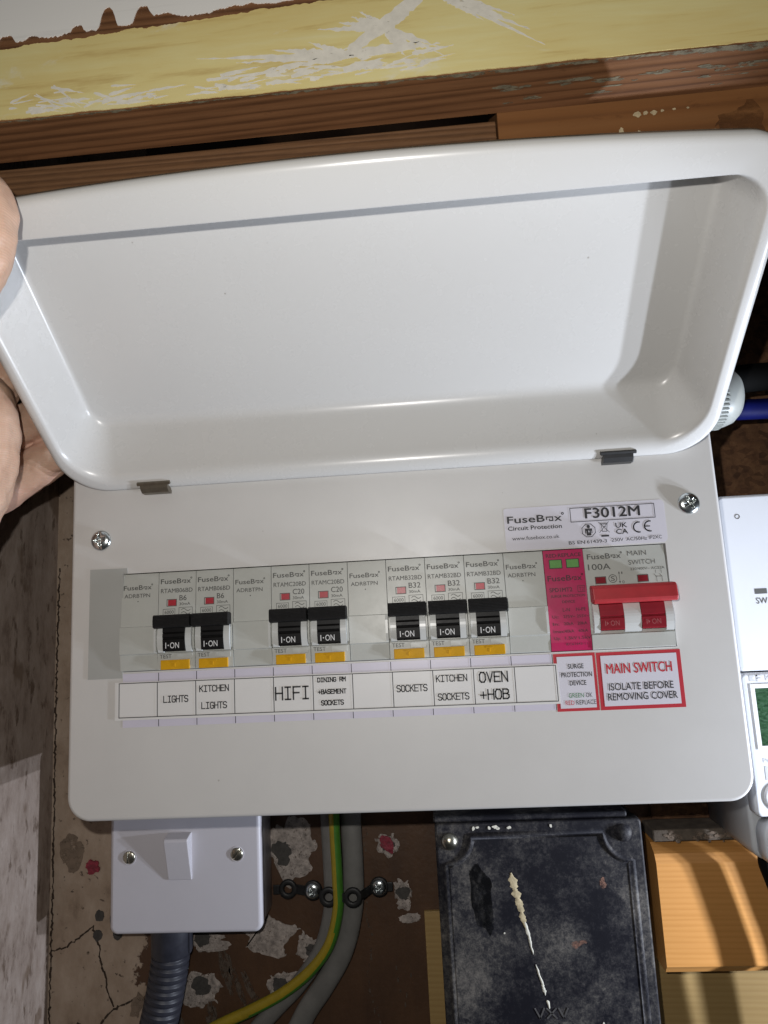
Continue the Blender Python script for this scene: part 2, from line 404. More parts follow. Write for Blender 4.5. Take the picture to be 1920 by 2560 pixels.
    def build(s, name, mats, parent=None, fix=True, origin=(0, 0, 0)):
        me = bpy.data.meshes.new(name)
        me.from_pydata([((x - origin[0]) * S, (y - origin[1]) * S, (z - origin[2]) * S) for x, y, z in s.v], [], s.f)
        if not isinstance(mats, (list, tuple)): mats = [mats]
        for k in mats: me.materials.append(M[k] if isinstance(k, str) else k)
        me.polygons.foreach_set('material_index', s.m)
        me.polygons.foreach_set('use_smooth', s.sm)
        if fix:
            bm = bmesh.new(); bm.from_mesh(me)
            bmesh.ops.remove_doubles(bm, verts=bm.verts, dist=0.5e-6)
            bmesh.ops.recalc_face_normals(bm, faces=bm.faces)
            bm.to_mesh(me); bm.free()
        me.update()
        o = bpy.data.objects.new(name, me); col.objects.link(o)
        if parent is not None: o.parent = parent
        else: o.location = Vector(origin) * S
        return o

def empty(name, loc, label, cat, group=None):
    o = bpy.data.objects.new(name, None); col.objects.link(o)
    o.location = Vector(loc) * S; o.empty_display_size = 0.01
    return tag(o, label, cat, group)
def tag(o, label, cat, group=None):
    o['label'] = label; o['category'] = cat
    if group: o['group'] = group
    return o
def struct(o): o['kind'] = 'structure'; return o

# ---- lettering: outline font, fitted to a box -----------------------------------------
_tc = {}
def glyph_mesh(txt):
    k = txt
    if k not in _tc:
        cu = bpy.data.curves.new('t', 'FONT'); cu.body = txt; cu.size = 1.0; cu.resolution_u = 3
        cu.fill_mode = 'FRONT'
        ob = bpy.data.objects.new('t', cu); col.objects.link(ob)
        me = bpy.data.meshes.new_from_object(ob)
        _tc[k] = ([v.co[:2] for v in me.vertices], [list(p.vertices) for p in me.polygons])
        bpy.data.objects.remove(ob); bpy.data.curves.remove(cu); bpy.data.meshes.remove(me)
    return _tc[k]
CAPH = None
def text(mb, txt, x0, x1, z0, h, y, bold=0.0, mi=0, desc=True):
    """x0..x1 is the ink width, z0 the baseline, h the capital height"""
    global CAPH
    if CAPH is None:
        vs, _ = glyph_mesh('H'); CAPH = max(v[1] for v in vs)
    vs, fs = glyph_mesh(txt)
    if not vs: return mb
    if bold > 0:
        d = bold * h * 1.3
        for i, (ax, az) in enumerate(((-d, 0), (d, 0), (0, d * .7), (0, -d * .7))): text(mb, txt, x0 + d + ax, x1 - d + ax, z0 + az, h, y - .002 * (i + 1), 0.0, mi)
        return mb
    a = min(v[0] for v in vs); b = max(v[0] for v in vs)
    sx = (x1 - x0) / (b - a); sz = h / CAPH
    return mb.add([(x0 + (v[0] - a) * sx, y, z0 + v[1] * sz) for v in vs], fs, mi)

def logo(mb, x0, x1, z0, h, y, bold=0.02, mi=0):
    """the maker's name with its square, notched letter o and a small ring at the end"""
    W = x1 - x0
    text(mb, 'FuseB', x0, x0 + W * 0.665, z0, h, y, bold, mi)
    text(mb, 'x', x0 + W * 0.83, x0 + W * 0.965, z0, h, y, bold, mi)
    ox0, ox1 = x0 + W * 0.685, x0 + W * 0.815; t = h * 0.17; oz1 = z0 + h * 0.70; w = ox1 - ox0
    mb.rect(ox0, ox1, oz1 - t, oz1, y, 0, mi)
    mb.rect(ox0, ox0 + t, z0 + t * 1.2, oz1 - t, y, 0, mi)
    mb.rect(ox1 - t, ox1, z0 + t, oz1 - t, y, 0, mi)
    mb.rect(ox0 + w * 0.42, ox1, z0, z0 + t, y, 0, mi)
    mb.rect(ox0 + w * 0.42, ox0 + w * 0.42 + t * 0.8, z0 + t, z0 + t * 2.2, y, 0, mi)
    r = h * 0.14; cx, cz = x1 - r, z0 + h * 1.05
    ring = [(cx + r * math.cos(a), cz + r * math.sin(a)) for a in [2 * math.pi * k / 12 for k in range(13)]]
    return mb.poly(ring, r * 0.75, y, mi)

# ---- single-stroke typewriter lettering for the printed label -------------------------
G = {'A': [[(0, 0), (2, 6), (4, 0)], [(.7, 2), (3.3, 2)]], 'B': [[(0, 0), (0, 6), (2.8, 6), (3.7, 5.3), (3.7, 4), (2.8, 3.2), (0, 3.2)], [(2.8, 3.2), (4, 2.3), (4, .9), (3, 0), (0, 0)]],
     'C': [[(4, 5), (3.2, 6), (1, 6), (0, 4.8), (0, 1.2), (1, 0), (3.2, 0), (4, 1)]], 'D': [[(0, 0), (0, 6), (2.4, 6), (4, 4.5), (4, 1.5), (2.4, 0), (0, 0)]],
     'E': [[(4, 6), (0, 6), (0, 0), (4, 0)], [(0, 3.1), (3.3, 3.1)]], 'F': [[(4, 6), (0, 6), (0, 0)], [(0, 3.1), (3.3, 3.1)]],
     'G': [[(4, 5), (3.2, 6), (1, 6), (0, 4.8), (0, 1.2), (1, 0), (3.2, 0), (4, 1), (4, 2.8), (2.2, 2.8)]], 'H': [[(0, 0), (0, 6)], [(4, 0), (4, 6)], [(0, 3.1), (4, 3.1)]],
     'I': [[(2, 0), (2, 6)], [(.5, 0), (3.5, 0)], [(.5, 6), (3.5, 6)]], 'K': [[(0, 0), (0, 6)], [(4, 6), (0, 2.4)], [(1.3, 3.5), (4, 0)]], 'L': [[(0, 6), (0, 0), (4, 0)]],
     'M': [[(0, 0), (0, 6), (2, 3), (4, 6), (4, 0)]], 'N': [[(0, 0), (0, 6), (4, 0), (4, 6)]], 'O': [[(1, 0), (0, 1.3), (0, 4.7), (1, 6), (3, 6), (4, 4.7), (4, 1.3), (3, 0), (1, 0)]],
     'R': [[(0, 0), (0, 6), (3, 6), (4, 5.2), (4, 3.9), (3, 3), (0, 3)], [(2, 3), (4, 0)]], 'S': [[(4, 5.1), (3.1, 6), (1, 6), (0, 5), (0, 4), (1, 3.2), (3, 2.8), (4, 2), (4, 1), (3, 0), (.9, 0), (0, .9)]],
     'T': [[(0, 6), (4, 6)], [(2, 6), (2, 0)]], 'V': [[(0, 6), (2, 0), (4, 6)]], '+': [[(2, .8), (2, 4.6)], [(.1, 2.7), (3.9, 2.7)]], ' ': [], 'X': [[(0, 0), (4, 6)], [(0, 6), (4, 0)]]}
def mono(mb, txt, x0, x1, z0, h, y, w, mi=0):
    n = len(txt); adv = (x1 - x0) / (n - 1 + 0.76); sx = adv * 0.76 / 4; sz = h / 6
    for i, c in enumerate(txt):
        for st in G[c]: mb.poly([(x0 + i * adv + px * sx, z0 + pz * sz) for px, pz in st], w, y, mi)
    return mb

# ---- screw heads: a fine disc whose surface carries the recess -------------------------
def screw_head(name, c, r, dome, kind, mat, parent, rot=0.0, y0=0.0, origin=(0, 0, 0)):
    mb = MB(); nr, ns = 22, 72; vs = []; fs = []
    def h(x, z):
        d = math.hypot(x, z) / r
        v = dome * (math.sqrt(max(0, 1 - (d * 0.985) ** 2)))
        a, b = x * math.cos(rot) + z * math.sin(rot), -x * math.sin(rot) + z * math.cos(rot)
        w = r * 0.14
        if kind == 'cross':
            k = max(min(1, (w - abs(a)) / (w * .35)) if abs(b) < r * .55 else -1, min(1, (w - abs(b)) / (w * .35)) if abs(a) < r * .55 else -1)
            if abs(a) < r * .22 and abs(b) < r * .22: k = max(k, 1.0)
            k2 = min(1, (r * 0.045 - abs(a)) / (r * .03)) if abs(b) < r * 2 else -1
            v -= max(0, k) * dome * 0.75 + max(0, k2) * dome * 0.15
        else:
            k = min(1, (w - abs(a)) / (w * .3)); v -= max(0, k) * dome * 0.6
        return v
    vs.append((c[0], c[1] - y0 - h(0, 0), c[2]))
    for i in range(1, nr + 1):
        rr = r * (i / nr) ** 0.8
        for k in range(ns):
            a = 2 * math.pi * k / ns; x, z = rr * math.cos(a), rr * math.sin(a)
            vs.append((c[0] + x, c[1] - y0 - h(x, z), c[2] + z))
    for k in range(ns): fs.append((0, 1 + k, 1 + (k + 1) % ns))
    for i in range(nr - 1):
        for k in range(ns):
            a = 1 + i * ns; fs.append((a + k, a + ns + k, a + ns + (k + 1) % ns, a + (k + 1) % ns))
    mb.add(vs, fs, 0, True)
    mb.lathe([(r, -y0), (r * 0.97, 0.6)], c, 'y', ns)
    return mb.build(name, mat, parent, True, origin)

# ---- rounded rectangle loop -----------------------------------------------------------
def rrect(x0, x1, z0, z1, r, nc=10, ns=16):
    """closed loop, ccw from the bottom-left, fixed point count; r one radius or four (bl, br, tr, tl)"""
    rs = r if isinstance(r, (list, tuple)) else (r,) * 4
    cs = [(x0 + rs[0], z0 + rs[0], math.pi, rs[0]), (x1 - rs[1], z0 + rs[1], 1.5 * math.pi, rs[1]), (x1 - rs[2], z1 - rs[2], 0, rs[2]), (x0 + rs[3], z1 - rs[3], .5 * math.pi, rs[3])]
    pts = []
    for q, (cx, cz, a0, rr) in enumerate(cs):
        arc = [(cx + rr * math.cos(a0 + .5 * math.pi * k / nc), cz + rr * math.sin(a0 + .5 * math.pi * k / nc)) for k in range(nc + 1)]
        pts += arc
        nx = cs[(q + 1) % 4]; e = (nx[0] + nx[3] * math.cos(nx[2]), nx[1] + nx[3] * math.sin(nx[2])); s0 = arc[-1]
        pts += [(s0[0] + (e[0] - s0[0]) * k / ns, s0[1] + (e[1] - s0[1]) * k / ns) for k in range(1, ns)]
    return pts
def loft(mb, loops, mi=0, smooth=True):
    n = len(loops[0]); o = len(mb.v)
    mb.v += [tuple(p) for lp in loops for p in lp]
    for i in range(len(loops) - 1):
        for k in range(n):
            mb.f.append([o + i * n + k, o + i * n + (k + 1) % n, o + (i + 1) * n + (k + 1) % n, o + (i + 1) * n + k]); mb.m.append(mi); mb.sm.append(smooth)
    return mb
def rounded_block(mb, x0, x1, yf, yb, z0, z1, rc, re, mi=0, back=True, nc=8):
    """front face at yf with corner radius rc and edge fillet re, running back to yb"""
    L = []
    for k in range(6):
        a = .5 * math.pi * k / 5; i = re * (1 - math.sin(a)); d = re * (1 - math.cos(a))
        L.append([(x, yf + d, z) for x, z in rrect(x0 + i, x1 - i, z0 + i, z1 - i, max(rc - i, .3), nc, 4)])
    L.append([(x, yb, z) for x, z in rrect(x0, x1, z0, z1, rc, nc, 4)])
    loft(mb, L, mi, True)
    mb.add(L[0], [list(range(len(L[0])))], mi)
    if back: mb.add(L[-1], [list(range(len(L[-1])))[::-1]], mi)
    return mb

# ------------------------------------------------------------------ setting
W = 106.0                       # the back wall's plane
RNG = random.Random(7)
mb = MB(); mb.add([(-93, W, -420), (520, W, -420), (520, W, 520), (-93, W, 520)], [(0, 1, 2, 3)])
wall_back = struct(mb.build('wall_back', 'back_wall'))
mb = MB(); mb.add([(-93, W, -420), (-93, W, 520), (-93, -28, 520), (-93, -28, -420)], [(0, 1, 2, 3)])
wall_left = struct(mb.build('wall_left', 'return_wall'))

def blob(cx, cz, rx, rz, seed, n=44, rough=0.32, ang=0.0):
    """irregular outline: an ellipse pushed about by layered 2-D noise"""
    pts = []
    for k in range(n):
        a = 2 * math.pi * k / n; c, s_ = math.cos(a), math.sin(a); dx = dz = 0.0
        for f_, w in ((1.1, 1.5), (2.6, .75), (6.0, .34), (13.0, .16)):
            dx += w * noise.noise(Vector((c * f_ + seed * 7.1, s_ * f_, seed))); dz += w * noise.noise(Vector((c * f_, s_ * f_ + seed * 3.7, seed + 40)))
        x, z = rx * (c + rough * dx), rz * (s_ + rough * dz)
        pts.append((cx + x * math.cos(ang) - z * math.sin(ang), cz + x * math.sin(ang) + z * math.cos(ang)))
    return pts
def patch(name, c, r, seed, mat, parent, y=W, th=0.5, rough=0.32, ang=0.0):
    mb = MB(); mb.flat(blob(c[0], c[1], r[0], r[1], seed, 96, rough, ang), y - th, th)
    return mb.build(name, mat, parent)
def ring_patch(name, c, r, hole, hoff, seed, parent, y=W):
    """chipped plaster round a drilled hole: an irregular crater rim with the dark hole in it"""
    o = blob(c[0], c[1], r[0], r[1], seed, 96, 0.40); i = blob(c[0] + hoff[0], c[1] + hoff[1], hole, hole * .9, seed + 5, 96, 0.25)
    mb = MB(); n = 96
    mb.add([(x, y - .25, z) for x, z in o] + [(x * .35 + o[k][0] * .65, y - .7, z * .35 + o[k][1] * .65) for k, (x, z) in enumerate(i)] + [(x, y - .2, z) for x, z in i],
           [(k, (k + 1) % n, n + (k + 1) % n, n + k) for k in range(n)] + [(n + k, n + (k + 1) % n, 2 * n + (k + 1) % n, 2 * n + k) for k in range(n)], 0, False)
    p = mb.build(name, 'pale_core', parent)
    h = MB(); h.flat([(x, z) for x, z in i], y - .15); h.build('drilled_hole', 'grey_hole', p)
    return p
# chipped plaster on the brown paint
ring_patch('plaster_chip', (55, -112), (15, 17), 7.5, (-7, -3), 1.0, wall_back)
patch('plaster_chip', (41, -160), (14, 9.5), 2.0, 'pale_core', wall_back, rough=.3)
ring_patch('plaster_chip', (63.5, -166), (8.5, 8), 4.2, (1.5, -2.2), 3.0, wall_back)
ring_patch('plaster_chip', (-2, -188), (13, 9.5), 5.6, (1, 2), 4.0, wall_back)
ring_patch('plaster_chip', (48, -186), (9, 9), 5.0, (-1.5, -1), 5.2, wall_back)
ring_patch('plaster_chip', (118.5, -139), (6.8, 8), 4.0, (0.6, .4), 6.0, wall_back)
ring_patch('plaster_chip', (111, -112), (6.8, 6.4), 4.0, (.4, .6), 8.0, wall_back)
patch('wall_plug', (111.3, -111.4), (3.2, 5.2), 8.4, 'red_plug', wall_back, th=1.2, rough=.25, ang=.5)
ring_patch('plaster_chip', (3, -163), (12, 5.0), 4.6, (-3, 2.0), 9.0, wall_back)
patch('wall_plug', (-66.5, -119.5), (4.4, 4.2), 11.6, 'red_plug', wall_back, th=1.0, rough=.3)
patch('plaster_stain', (-79, -112), (7, 10.5), 12.3, 'tan_patch', wall_back, th=.3, rough=.25)
patch('plaster_stain', (-39, -196), (4, 7.5), 13.3, 'tan_patch', wall_back, th=.3, rough=.25, ang=-.3)
for i, (cx, cz, r) in enumerate(((-62, -147, 2.7), (-52.5, -149, 3.4), (-63, -158, 2.8), (-51, -157, 3.0))):
    patch('drilled_hole', (cx, cz), (r, r * 1.15), 15.1 + i, 'grey_hole', wall_back, th=.3, rough=.15)
patch('pale_filler', (122, -152), (6, 2.5), 31.0, 'pale_core', wall_back, th=.4, rough=.3)
for i, (cx, cz, rx, rz, a) in enumerate(((14, -178, 2.2, 12, .25), (20, -184, 2.0, 13, .35), (30, -192, 2.4, 14, .4), (6, -205, 3, 9, .1), (18, -207, 5, 7, 0), (-14, -207, 3, 8, .0), (36, -204, 6, 5, .2))):
    patch('scraped_paint', (cx, cz), (rx, rz), 21.0 + i, 'scrape', wall_back, th=.25, rough=.42, ang=a)
def crack(pts, w, parent, seed):
    r = random.Random(seed); mb = MB(); fine = []
    for (ax, az), (bx, bz) in zip(pts, pts[1:]):
        n = max(2, int(math.hypot(bx - ax, bz - az) / 1.6))
        for k in range(n): fine.append((ax + (bx - ax) * k / n + r.uniform(-.5, .5), az + (bz - az) * k / n + r.uniform(-.5, .5)))
    fine.append(pts[-1])
    for k in range(len(fine) - 1): mb.poly(fine[k:k + 2], w * r.uniform(.45, 1.3), W - .12 - .004 * (k % 3))
    return mb.build('crack', 'crack', parent)
crack([(-91, -166), (-83, -164), (-76, -160), (-66, -153)], .9, wall_back, 1)
crack([(-66, -153), (-62, -164), (-61, -172), (-58, -180), (-57, -188), (-53, -196)], 1.0, wall_back, 2)
crack([(-74, -205), (-65, -211), (-58, -202), (-50, -196), (-40, -193), (-34, -194)], 1.1, wall_back, 3)
crack([(-65, -211), (-66, -222), (-63, -232)], .9, wall_back, 4)
crack([(-91.4, 60), (-91.8, -40), (-91.2, -120), (-91.8, -230)], 1.1, wall_back, 5)
# dribbled paint specks down the brown paint
mb = MB()
for k in range(46):
    z = -95 - k * 2.7 + RNG.uniform(-1, 1); x = 97 + 1.6 * math.sin(k * .33) + RNG.uniform(-1.2, 1.2) + max(0, k - 22) * .18
    mb.flat(blob(x, z, RNG.uniform(.25, .7), RNG.uniform(.6, 1.7), 50 + k, 9, .3), W - .12 - .002 * k)
for x, z in ((113, -178), (113.6, -184), (114.6, -190), (118, -192), (117, -197), (121, -182)):
    mb.flat(blob(x, z, .5, 1.4, x, 9, .3), W - .3)
mb.build('paint_dribble', 'scrape', wall_back)

# ------------------------------------------------------------------ timber above the unit
KB = .652                       # the lintel stands 90 mm proud of the unit's front
def gx(x): return x * KB + 51.6
def gz_(z): return z * KB + 6.6
BYF = -90.0; BZ = 214.6
beam = empty('lintel_beam', (-93, BYF, BZ), 'old timber lintel with peeling yellow and white paint on its face', 'beam')
BO = (-93, BYF, BZ)
mb = MB(); mb.box(-160, 520, BYF, -68, BZ, 420)
mb.build('beam_timber', 'beam_wood', beam, True, BO)
def ragged(x0, x1, zf, amp, sc_, seed, step=1.0):
    pts = []; x = x0
    while x <= x1 + 1e-6:
        n = noise.noise(Vector((x * sc_, seed, 0))) + .6 * noise.noise(Vector((x * sc_ * 3.7, seed, 4))) + .35 * noise.noise(Vector((x * sc_ * 11, seed, 8)))
        pts.append((x, zf(x) + amp * n)); x += step
    return pts
def sheet(name, low, top, y, th, mat, parent, origin):
    mb = MB()
    for (ax, az), (bx, bz) in zip(low, low[1:]):
        ta, tb = (top(ax), top(bx)) if callable(top) else (top, top)
        if ta <= az and tb <= bz: continue
        mb.add([(ax, y, az), (bx, y, bz), (bx, y, max(tb, bz)), (ax, y, max(ta, az)), (ax, y + th, az), (bx, y + th, bz)], [(0, 1, 2, 3), (0, 4, 5, 1)])
    return mb.build(name, mat, parent, True, origin)
sheet('yellow_paint', ragged(-160, 460, lambda x: BZ + .6, .5, .06, 2.0), 419, BYF - .4, .39, 'yellow', beam, BO)
wl = lambda x: gz_(368.5 + ((x - 51.6) / KB + 93) * 0.043)
sheet('bare_wood_line', ragged(-160, 260, lambda x: wl(x) - 1.0, 1.0, .10, 5.0, .6), lambda x: wl(x) + 14, BYF - .55, .1, 'beam_wood', beam, BO)
def white_edge(x):
    z = wl(x) + 1.1
    for cx, w, h in ((-88, 5, 5), (-72, 4, 2.2), (-44, 4, 5), (-25, 5, 13), (-4, 5, 10), (8, 10, 4), (94, 4, 9), (55, 14, 2), (140, 7, 2.5)):
        z += h * KB * math.exp(-((x - gx(cx)) / w / KB) ** 4)
    return z
sheet('white_paint', ragged(-160, 460, white_edge, 1.0, .30, 9.0, .4), 419.5, BYF - .9, .33, 'white_paint', beam, BO)
# scraped white streaks on the yellow
mb = MB()
def streak(ax, az, bx, bz, w0, seed):
    """a tapering scrape: a ragged sliver with a torn edge"""
    ax, bx, az, bz, w0 = gx(ax), gx(bx), gz_(az), gz_(bz), w0 * KB
    n = 26; L = math.hypot(bx - ax, bz - az); nx, nz = -(bz - az) / L, (bx - ax) / L; up = []; dn = []
    for k in range(n + 1):
        t = k / n; w = w0 * (math.sin(math.pi * (0.08 + .92 * t) ** .6)) + .1
        j = noise.noise(Vector((t * L * .35, seed, 0))) * w0 * .8; j2 = noise.noise(Vector((t * L * .9, seed, 7))) * w0 * .6
        x, z = ax + (bx - ax) * t, az + (bz - az) * t
        up.append((x + nx * (max(w + j, .05)) * .5, z + nz * (max(w + j, .05)) * .5)); dn.append((x - nx * (max(w + j2, .05)) * .5, z - nz * (max(w + j2, .05)) * .5))
    for k in range(n): mb.flat([up[k], dn[k], dn[k + 1], up[k + 1]], BYF - .45 - .0012 * ((len(mb.f) // 26) % 90))
def fan(cx, cz, items, seed):
    for i, (a, l, w) in enumerate(items): streak(cx, cz, cx + l * math.cos(a), cz + l * math.sin(a), w, seed + i)
streak(112, 336, 182, 392, 5, 1); streak(120, 340, 178, 385, 6, 2); streak(134, 350, 174, 380, 8, 3)
fan(168, 374, [(-.55, 62, 5), (-.62, 74, 3), (-.45, 50, 4), (-.7, 36, 4), (2.75, 22, 4), (2.5, 24, 4), (2.62, 28, 3), (.9, 24, 6), (1.2, 22, 7), (.6, 30, 6), (-.5, 40, 6)], 10)
fan(140, 353, [(-.8, 26, 5), (-1.1, 22, 6), (2.7, 22, 6), (2.9, 28, 5), (2.45, 20, 4), (3.05, 40, 4), (-.5, 34, 3), (-.6, 40, 2.5)], 30)
fan(118, 338, [(2.95, 46, 5), (3.1, 66, 4), (3.25, 40, 4), (2.7, 26, 4), (3.05, 90, 3), (.1, 40, 5), (.02, 52, 5)], 50)
for k in range(70):
    x = RNG.uniform(-90, 165); z = 322 + abs(RNG.gauss(0, 4.5)) + (x + 93) * .01
    l = RNG.uniform(5, 24); a = RNG.gauss(.02, .12)
    streak(x, z, x + l * math.cos(a), z + l * math.sin(a), RNG.uniform(.6, 3.0), 80 + k)
for k in range(26):
    x = RNG.uniform(40, 150); z = 330 + (x - 40) * .09 + RNG.gauss(0, 2.5); l = RNG.uniform(6, 26)
    streak(x, z, x + l, z + l * RNG.gauss(.08, .1), RNG.uniform(.8, 3.0), 180 + k)
for k in range(14):
    x = RNG.uniform(-85, -20); l = RNG.uniform(8, 22); streak(x, 326 + RNG.uniform(-4, 14), x + l, 324 + RNG.uniform(-4, 12), RNG.uniform(.6, 1.8), 220 + k)
o_ = mb.build('scraped_streak', 'white_flake', beam, True, BO); o_['kind'] = 'stuff'
# grey-green smear of paint that wraps onto the underside
low = ragged(-160, 460, lambda x: BYF + .5 + 1.2 * noise.noise(Vector((x * .02, 3, 1))) + max(0, x - 110) * .009, 1.3, .09, 13.0, .6)
mb = MB()
for (ax, ay), (bx, by) in zip(low, low[1:]): mb.add([(ax, BYF - .2, BZ - .12), (bx, BYF - .2, BZ - .12), (bx, max(by, BYF + .1), BZ - .12), (ax, max(ay, BYF + .1), BZ - .12)], [(0, 1, 2, 3)])
M['smear'] = plastic('paint_smear', (0.21, 0.185, 0.125), 0.7, 0.45, 200, 0.1, 300); broken('smear', (.4, 1, 1), 500, .40, .5)
mb.build('paint_smear', 'smear', beam, True, BO)
mb = MB()
for k in range(40):
    x = RNG.uniform(185, 300); y = BYF + 8 + abs(RNG.gauss(0, 4)); mb.add([(px, y + pz, BZ - .18 - .001 * k) for px, pz in blob(x, 0, RNG.uniform(1, 6), RNG.uniform(.2, .9), 300 + k, 20, .4)], [list(range(20))])
o_ = mb.build('paint_speck', 'smear', beam, True, BO); o_['kind'] = 'stuff'
# batten and block under the lintel
BTY = -66.0
mb = MB(); mb.box(-160, gx(203) - .2, BTY, -30, 178, 213.0, .5)
tag(mb.build('timber_batten', 'batten_wood', None, True, (-93, BTY, 178)), 'rough brown timber batten under the lintel with a dark gap above it', 'batten')
KO = (gx(203.4), BTY - 1.9, 171)
blk = empty('timber_block', KO, 'smooth orange-brown timber block with pale paint drips under the lintel', 'block')
mb = MB(); mb.box(gx(203.4), 520, BTY - 1.9, -30, 171, 232, .3); mb.build('block_timber', 'block_wood', blk, True, KO)
YB = BTY - 2.05
mb = MB()
for x, z0, z1 in ((276, 300, 283), (286, 297, 279), (286.6, 287, 276)):
    z = z0
    while z > z1:
        r = RNG.uniform(.5, 1.1); mb.flat(blob(gx(x) + RNG.uniform(-.3, .3), gz_(z), r, r * 1.5, z, 16, .3), YB - .0005 * (z0 - z), .1); z -= r * 1.7
for x, z, r in ((286, 309, 1.6), (291, 309.3, 1.0), (296, 309, 1.2), (301, 309.6, .7), (308, 310, .6), (316, 310, .5), (330, 294, .6), (306, 292, .5), (344, 278, 1.0), (352, 270, 1.3), (349, 283, .6), (338, 262, .6)):
    mb.flat(blob(gx(x), gz_(z), r, r * .75, x + z, 16, .35), YB - .02, .1)
o_ = mb.build('paint_drip', 'drip', blk, True, KO); o_['kind'] = 'stuff'
M['stain'] = plastic('timber_stain', (0.13, 0.054, 0.019), 0.55, 0.25, 120); broken('stain', (.5, 1, 1), 130, .36, .66)
for i, (x, z, a, b_) in enumerate(((232, 286, 7, 4), (226, 281, 4, 3), (345, 296, 8, 8))):
    mb = MB(); mb.flat(blob(gx(x), gz_(z), a, b_, 61 + i, 40, .4), YB + .1 - .01 * i); mb.build('stain', 'stain', blk, True, KO)

# ------------------------------------------------------------------ boards behind the meter
mb = MB(); mb.box(262, 520, W - 5, W - .2, -101, 211, .4)
tag(mb.build('chipboard_sheet', 'cork', None, True, (262, W - 5, -101)), 'dark brown chipboard sheet on the wall behind the white meter', 'board')
mb = MB(); mb.box(130.6, 520, W - 3, W - .2, -420, -147.5, .3)
tag(mb.build('pale_backboard', 'pale_wood', None, True, (130, W - 3, -420)), 'pale yellow wooden backboard behind the black fuse box', 'board')
ob = empty('wooden_mounting_board', (258, 82, -170), 'orange varnished wooden board with a chamfered lower lip beside the black fuse box', 'board')
mb = MB()
prof = [(84, -170.5), (82.2, -168.6), (82, -118), (84, -113.5), (90, -109.5), (102.9, -107.5), (102.9, -172.5), (85.5, -172.5)]
mb.prism(prof, 256.5, 520); mb.build('board_timber', 'orange_wood', ob, True, (258, 82, -170))
M['dust'] = plastic('grey_dust', (0.10, 0.078, 0.058), 0.95, 0.4, 180, 0.3, 300)
mb = MB(); mb.box(256.5, 520, 83, W - 3.2, -107.3, -101.3, .8); mb.build('dusty_ledge', 'dust', ob, True, (258, 82, -170))
mb = MB()
for k in range(40):
    x = RNG.uniform(262, 300); r = RNG.uniform(.4, 1.6); mb.flat(blob(x, -104.5 + RNG.gauss(0, 1.4), r, r * .6, k + 400, 10, .35), 82.6 - .003 * k, .2)
mb.build('dust_crumb', 'tan_patch', ob, True, (258, 82, -170))

# ------------------------------------------------------------------ consumer unit
CU = (127, 0, -65.6)
unit = empty('consumer_unit', CU, 'white metal consumer unit with its lid held open above a row of circuit breakers', 'consumer unit')
X0, X1, Z0, Z1 = -25.3, 278.8, -65.8, 132.0
mb = MB(); HX0, HX1, HZ0, HZ1 = .7, 252.9, -.1, 45.7
loops = []
RE = 1.6
for k in range(6):
    a = .5 * math.pi * k / 5; i = RE * (1 - math.sin(a)); d = RE * (1 - math.cos(a))
    loops.append([(x, d, z) for x, z in rrect(X0 + i, X1 - i, Z0 + i, Z1 - i, 11 - i, 10, 16)])
loops.append([(x, 12.0, z) for x, z in rrect(X0, X1, Z0, Z1, 11, 10, 16)])
loops.append([(x, 12.0, z) for x, z in rrect(X0 + 1.2, X1 - 1.2, Z0 + 1.2, Z1 - 1.2, 10, 10, 16)])
loft(mb, loops, 0, True)
# flat front with the rectangular opening: bridge to a rectangle loop of the same count
hole = rrect(HX0, HX1, HZ0, HZ1, .15, 10, 16)
n = len(hole); front = [p for p in loops[0]]
o = len(mb.v); mb.v += front + [(x, 0, z) for x, z in hole] + [(x, 5, z) for x, z in hole]
for k in range(n):
    k2 = (k + 1) % n
    mb.f.append([o + k, o + k2, o + n + k2, o + n + k]); mb.m.append(0); mb.sm.append(False)
    mb.f.append([o + n + k, o + n + k2, o + 2 * n + k2, o + 2 * n + k]); mb.m.append(0); mb.sm.append(False)
mb.build('cover_plate', 'cover', unit, True, CU)
mb = MB(); mb.box(X0 + 1.5, X1 - 1.5, 11, W - .3, Z0 + 1.5, Z1 - 1.5, 1.0); mb.build('back_box', 'cover', unit, True, CU)
mb = MB(); mb.rect(HX0 - 1, HX1 + 1, HZ0 - 1, HZ1 + 1, 10.8); mb.build('cavity', 'cavity', unit, True, CU)
# grey blanking strip at the left of the opening
mb = MB(); mb.flat([(-16.0, -2.8), (.7, -2.8), (.72, -.1), (.72, 45.72), (2.7, 45.72), (2.6, 48.4), (-15.6, 48.6)], -.25, .24)
mb.build('blanking_strip', 'vinyl', unit, True, CU)
# cover screws
for cx, cz, rt in ((-10.4, 62.4, .12), (265.0, 63.2, .5)):
    screw_head('cover_screw', (cx, 0, cz), 4.9, 2.3, 'cross', 'steel', unit, rt, .25, CU)

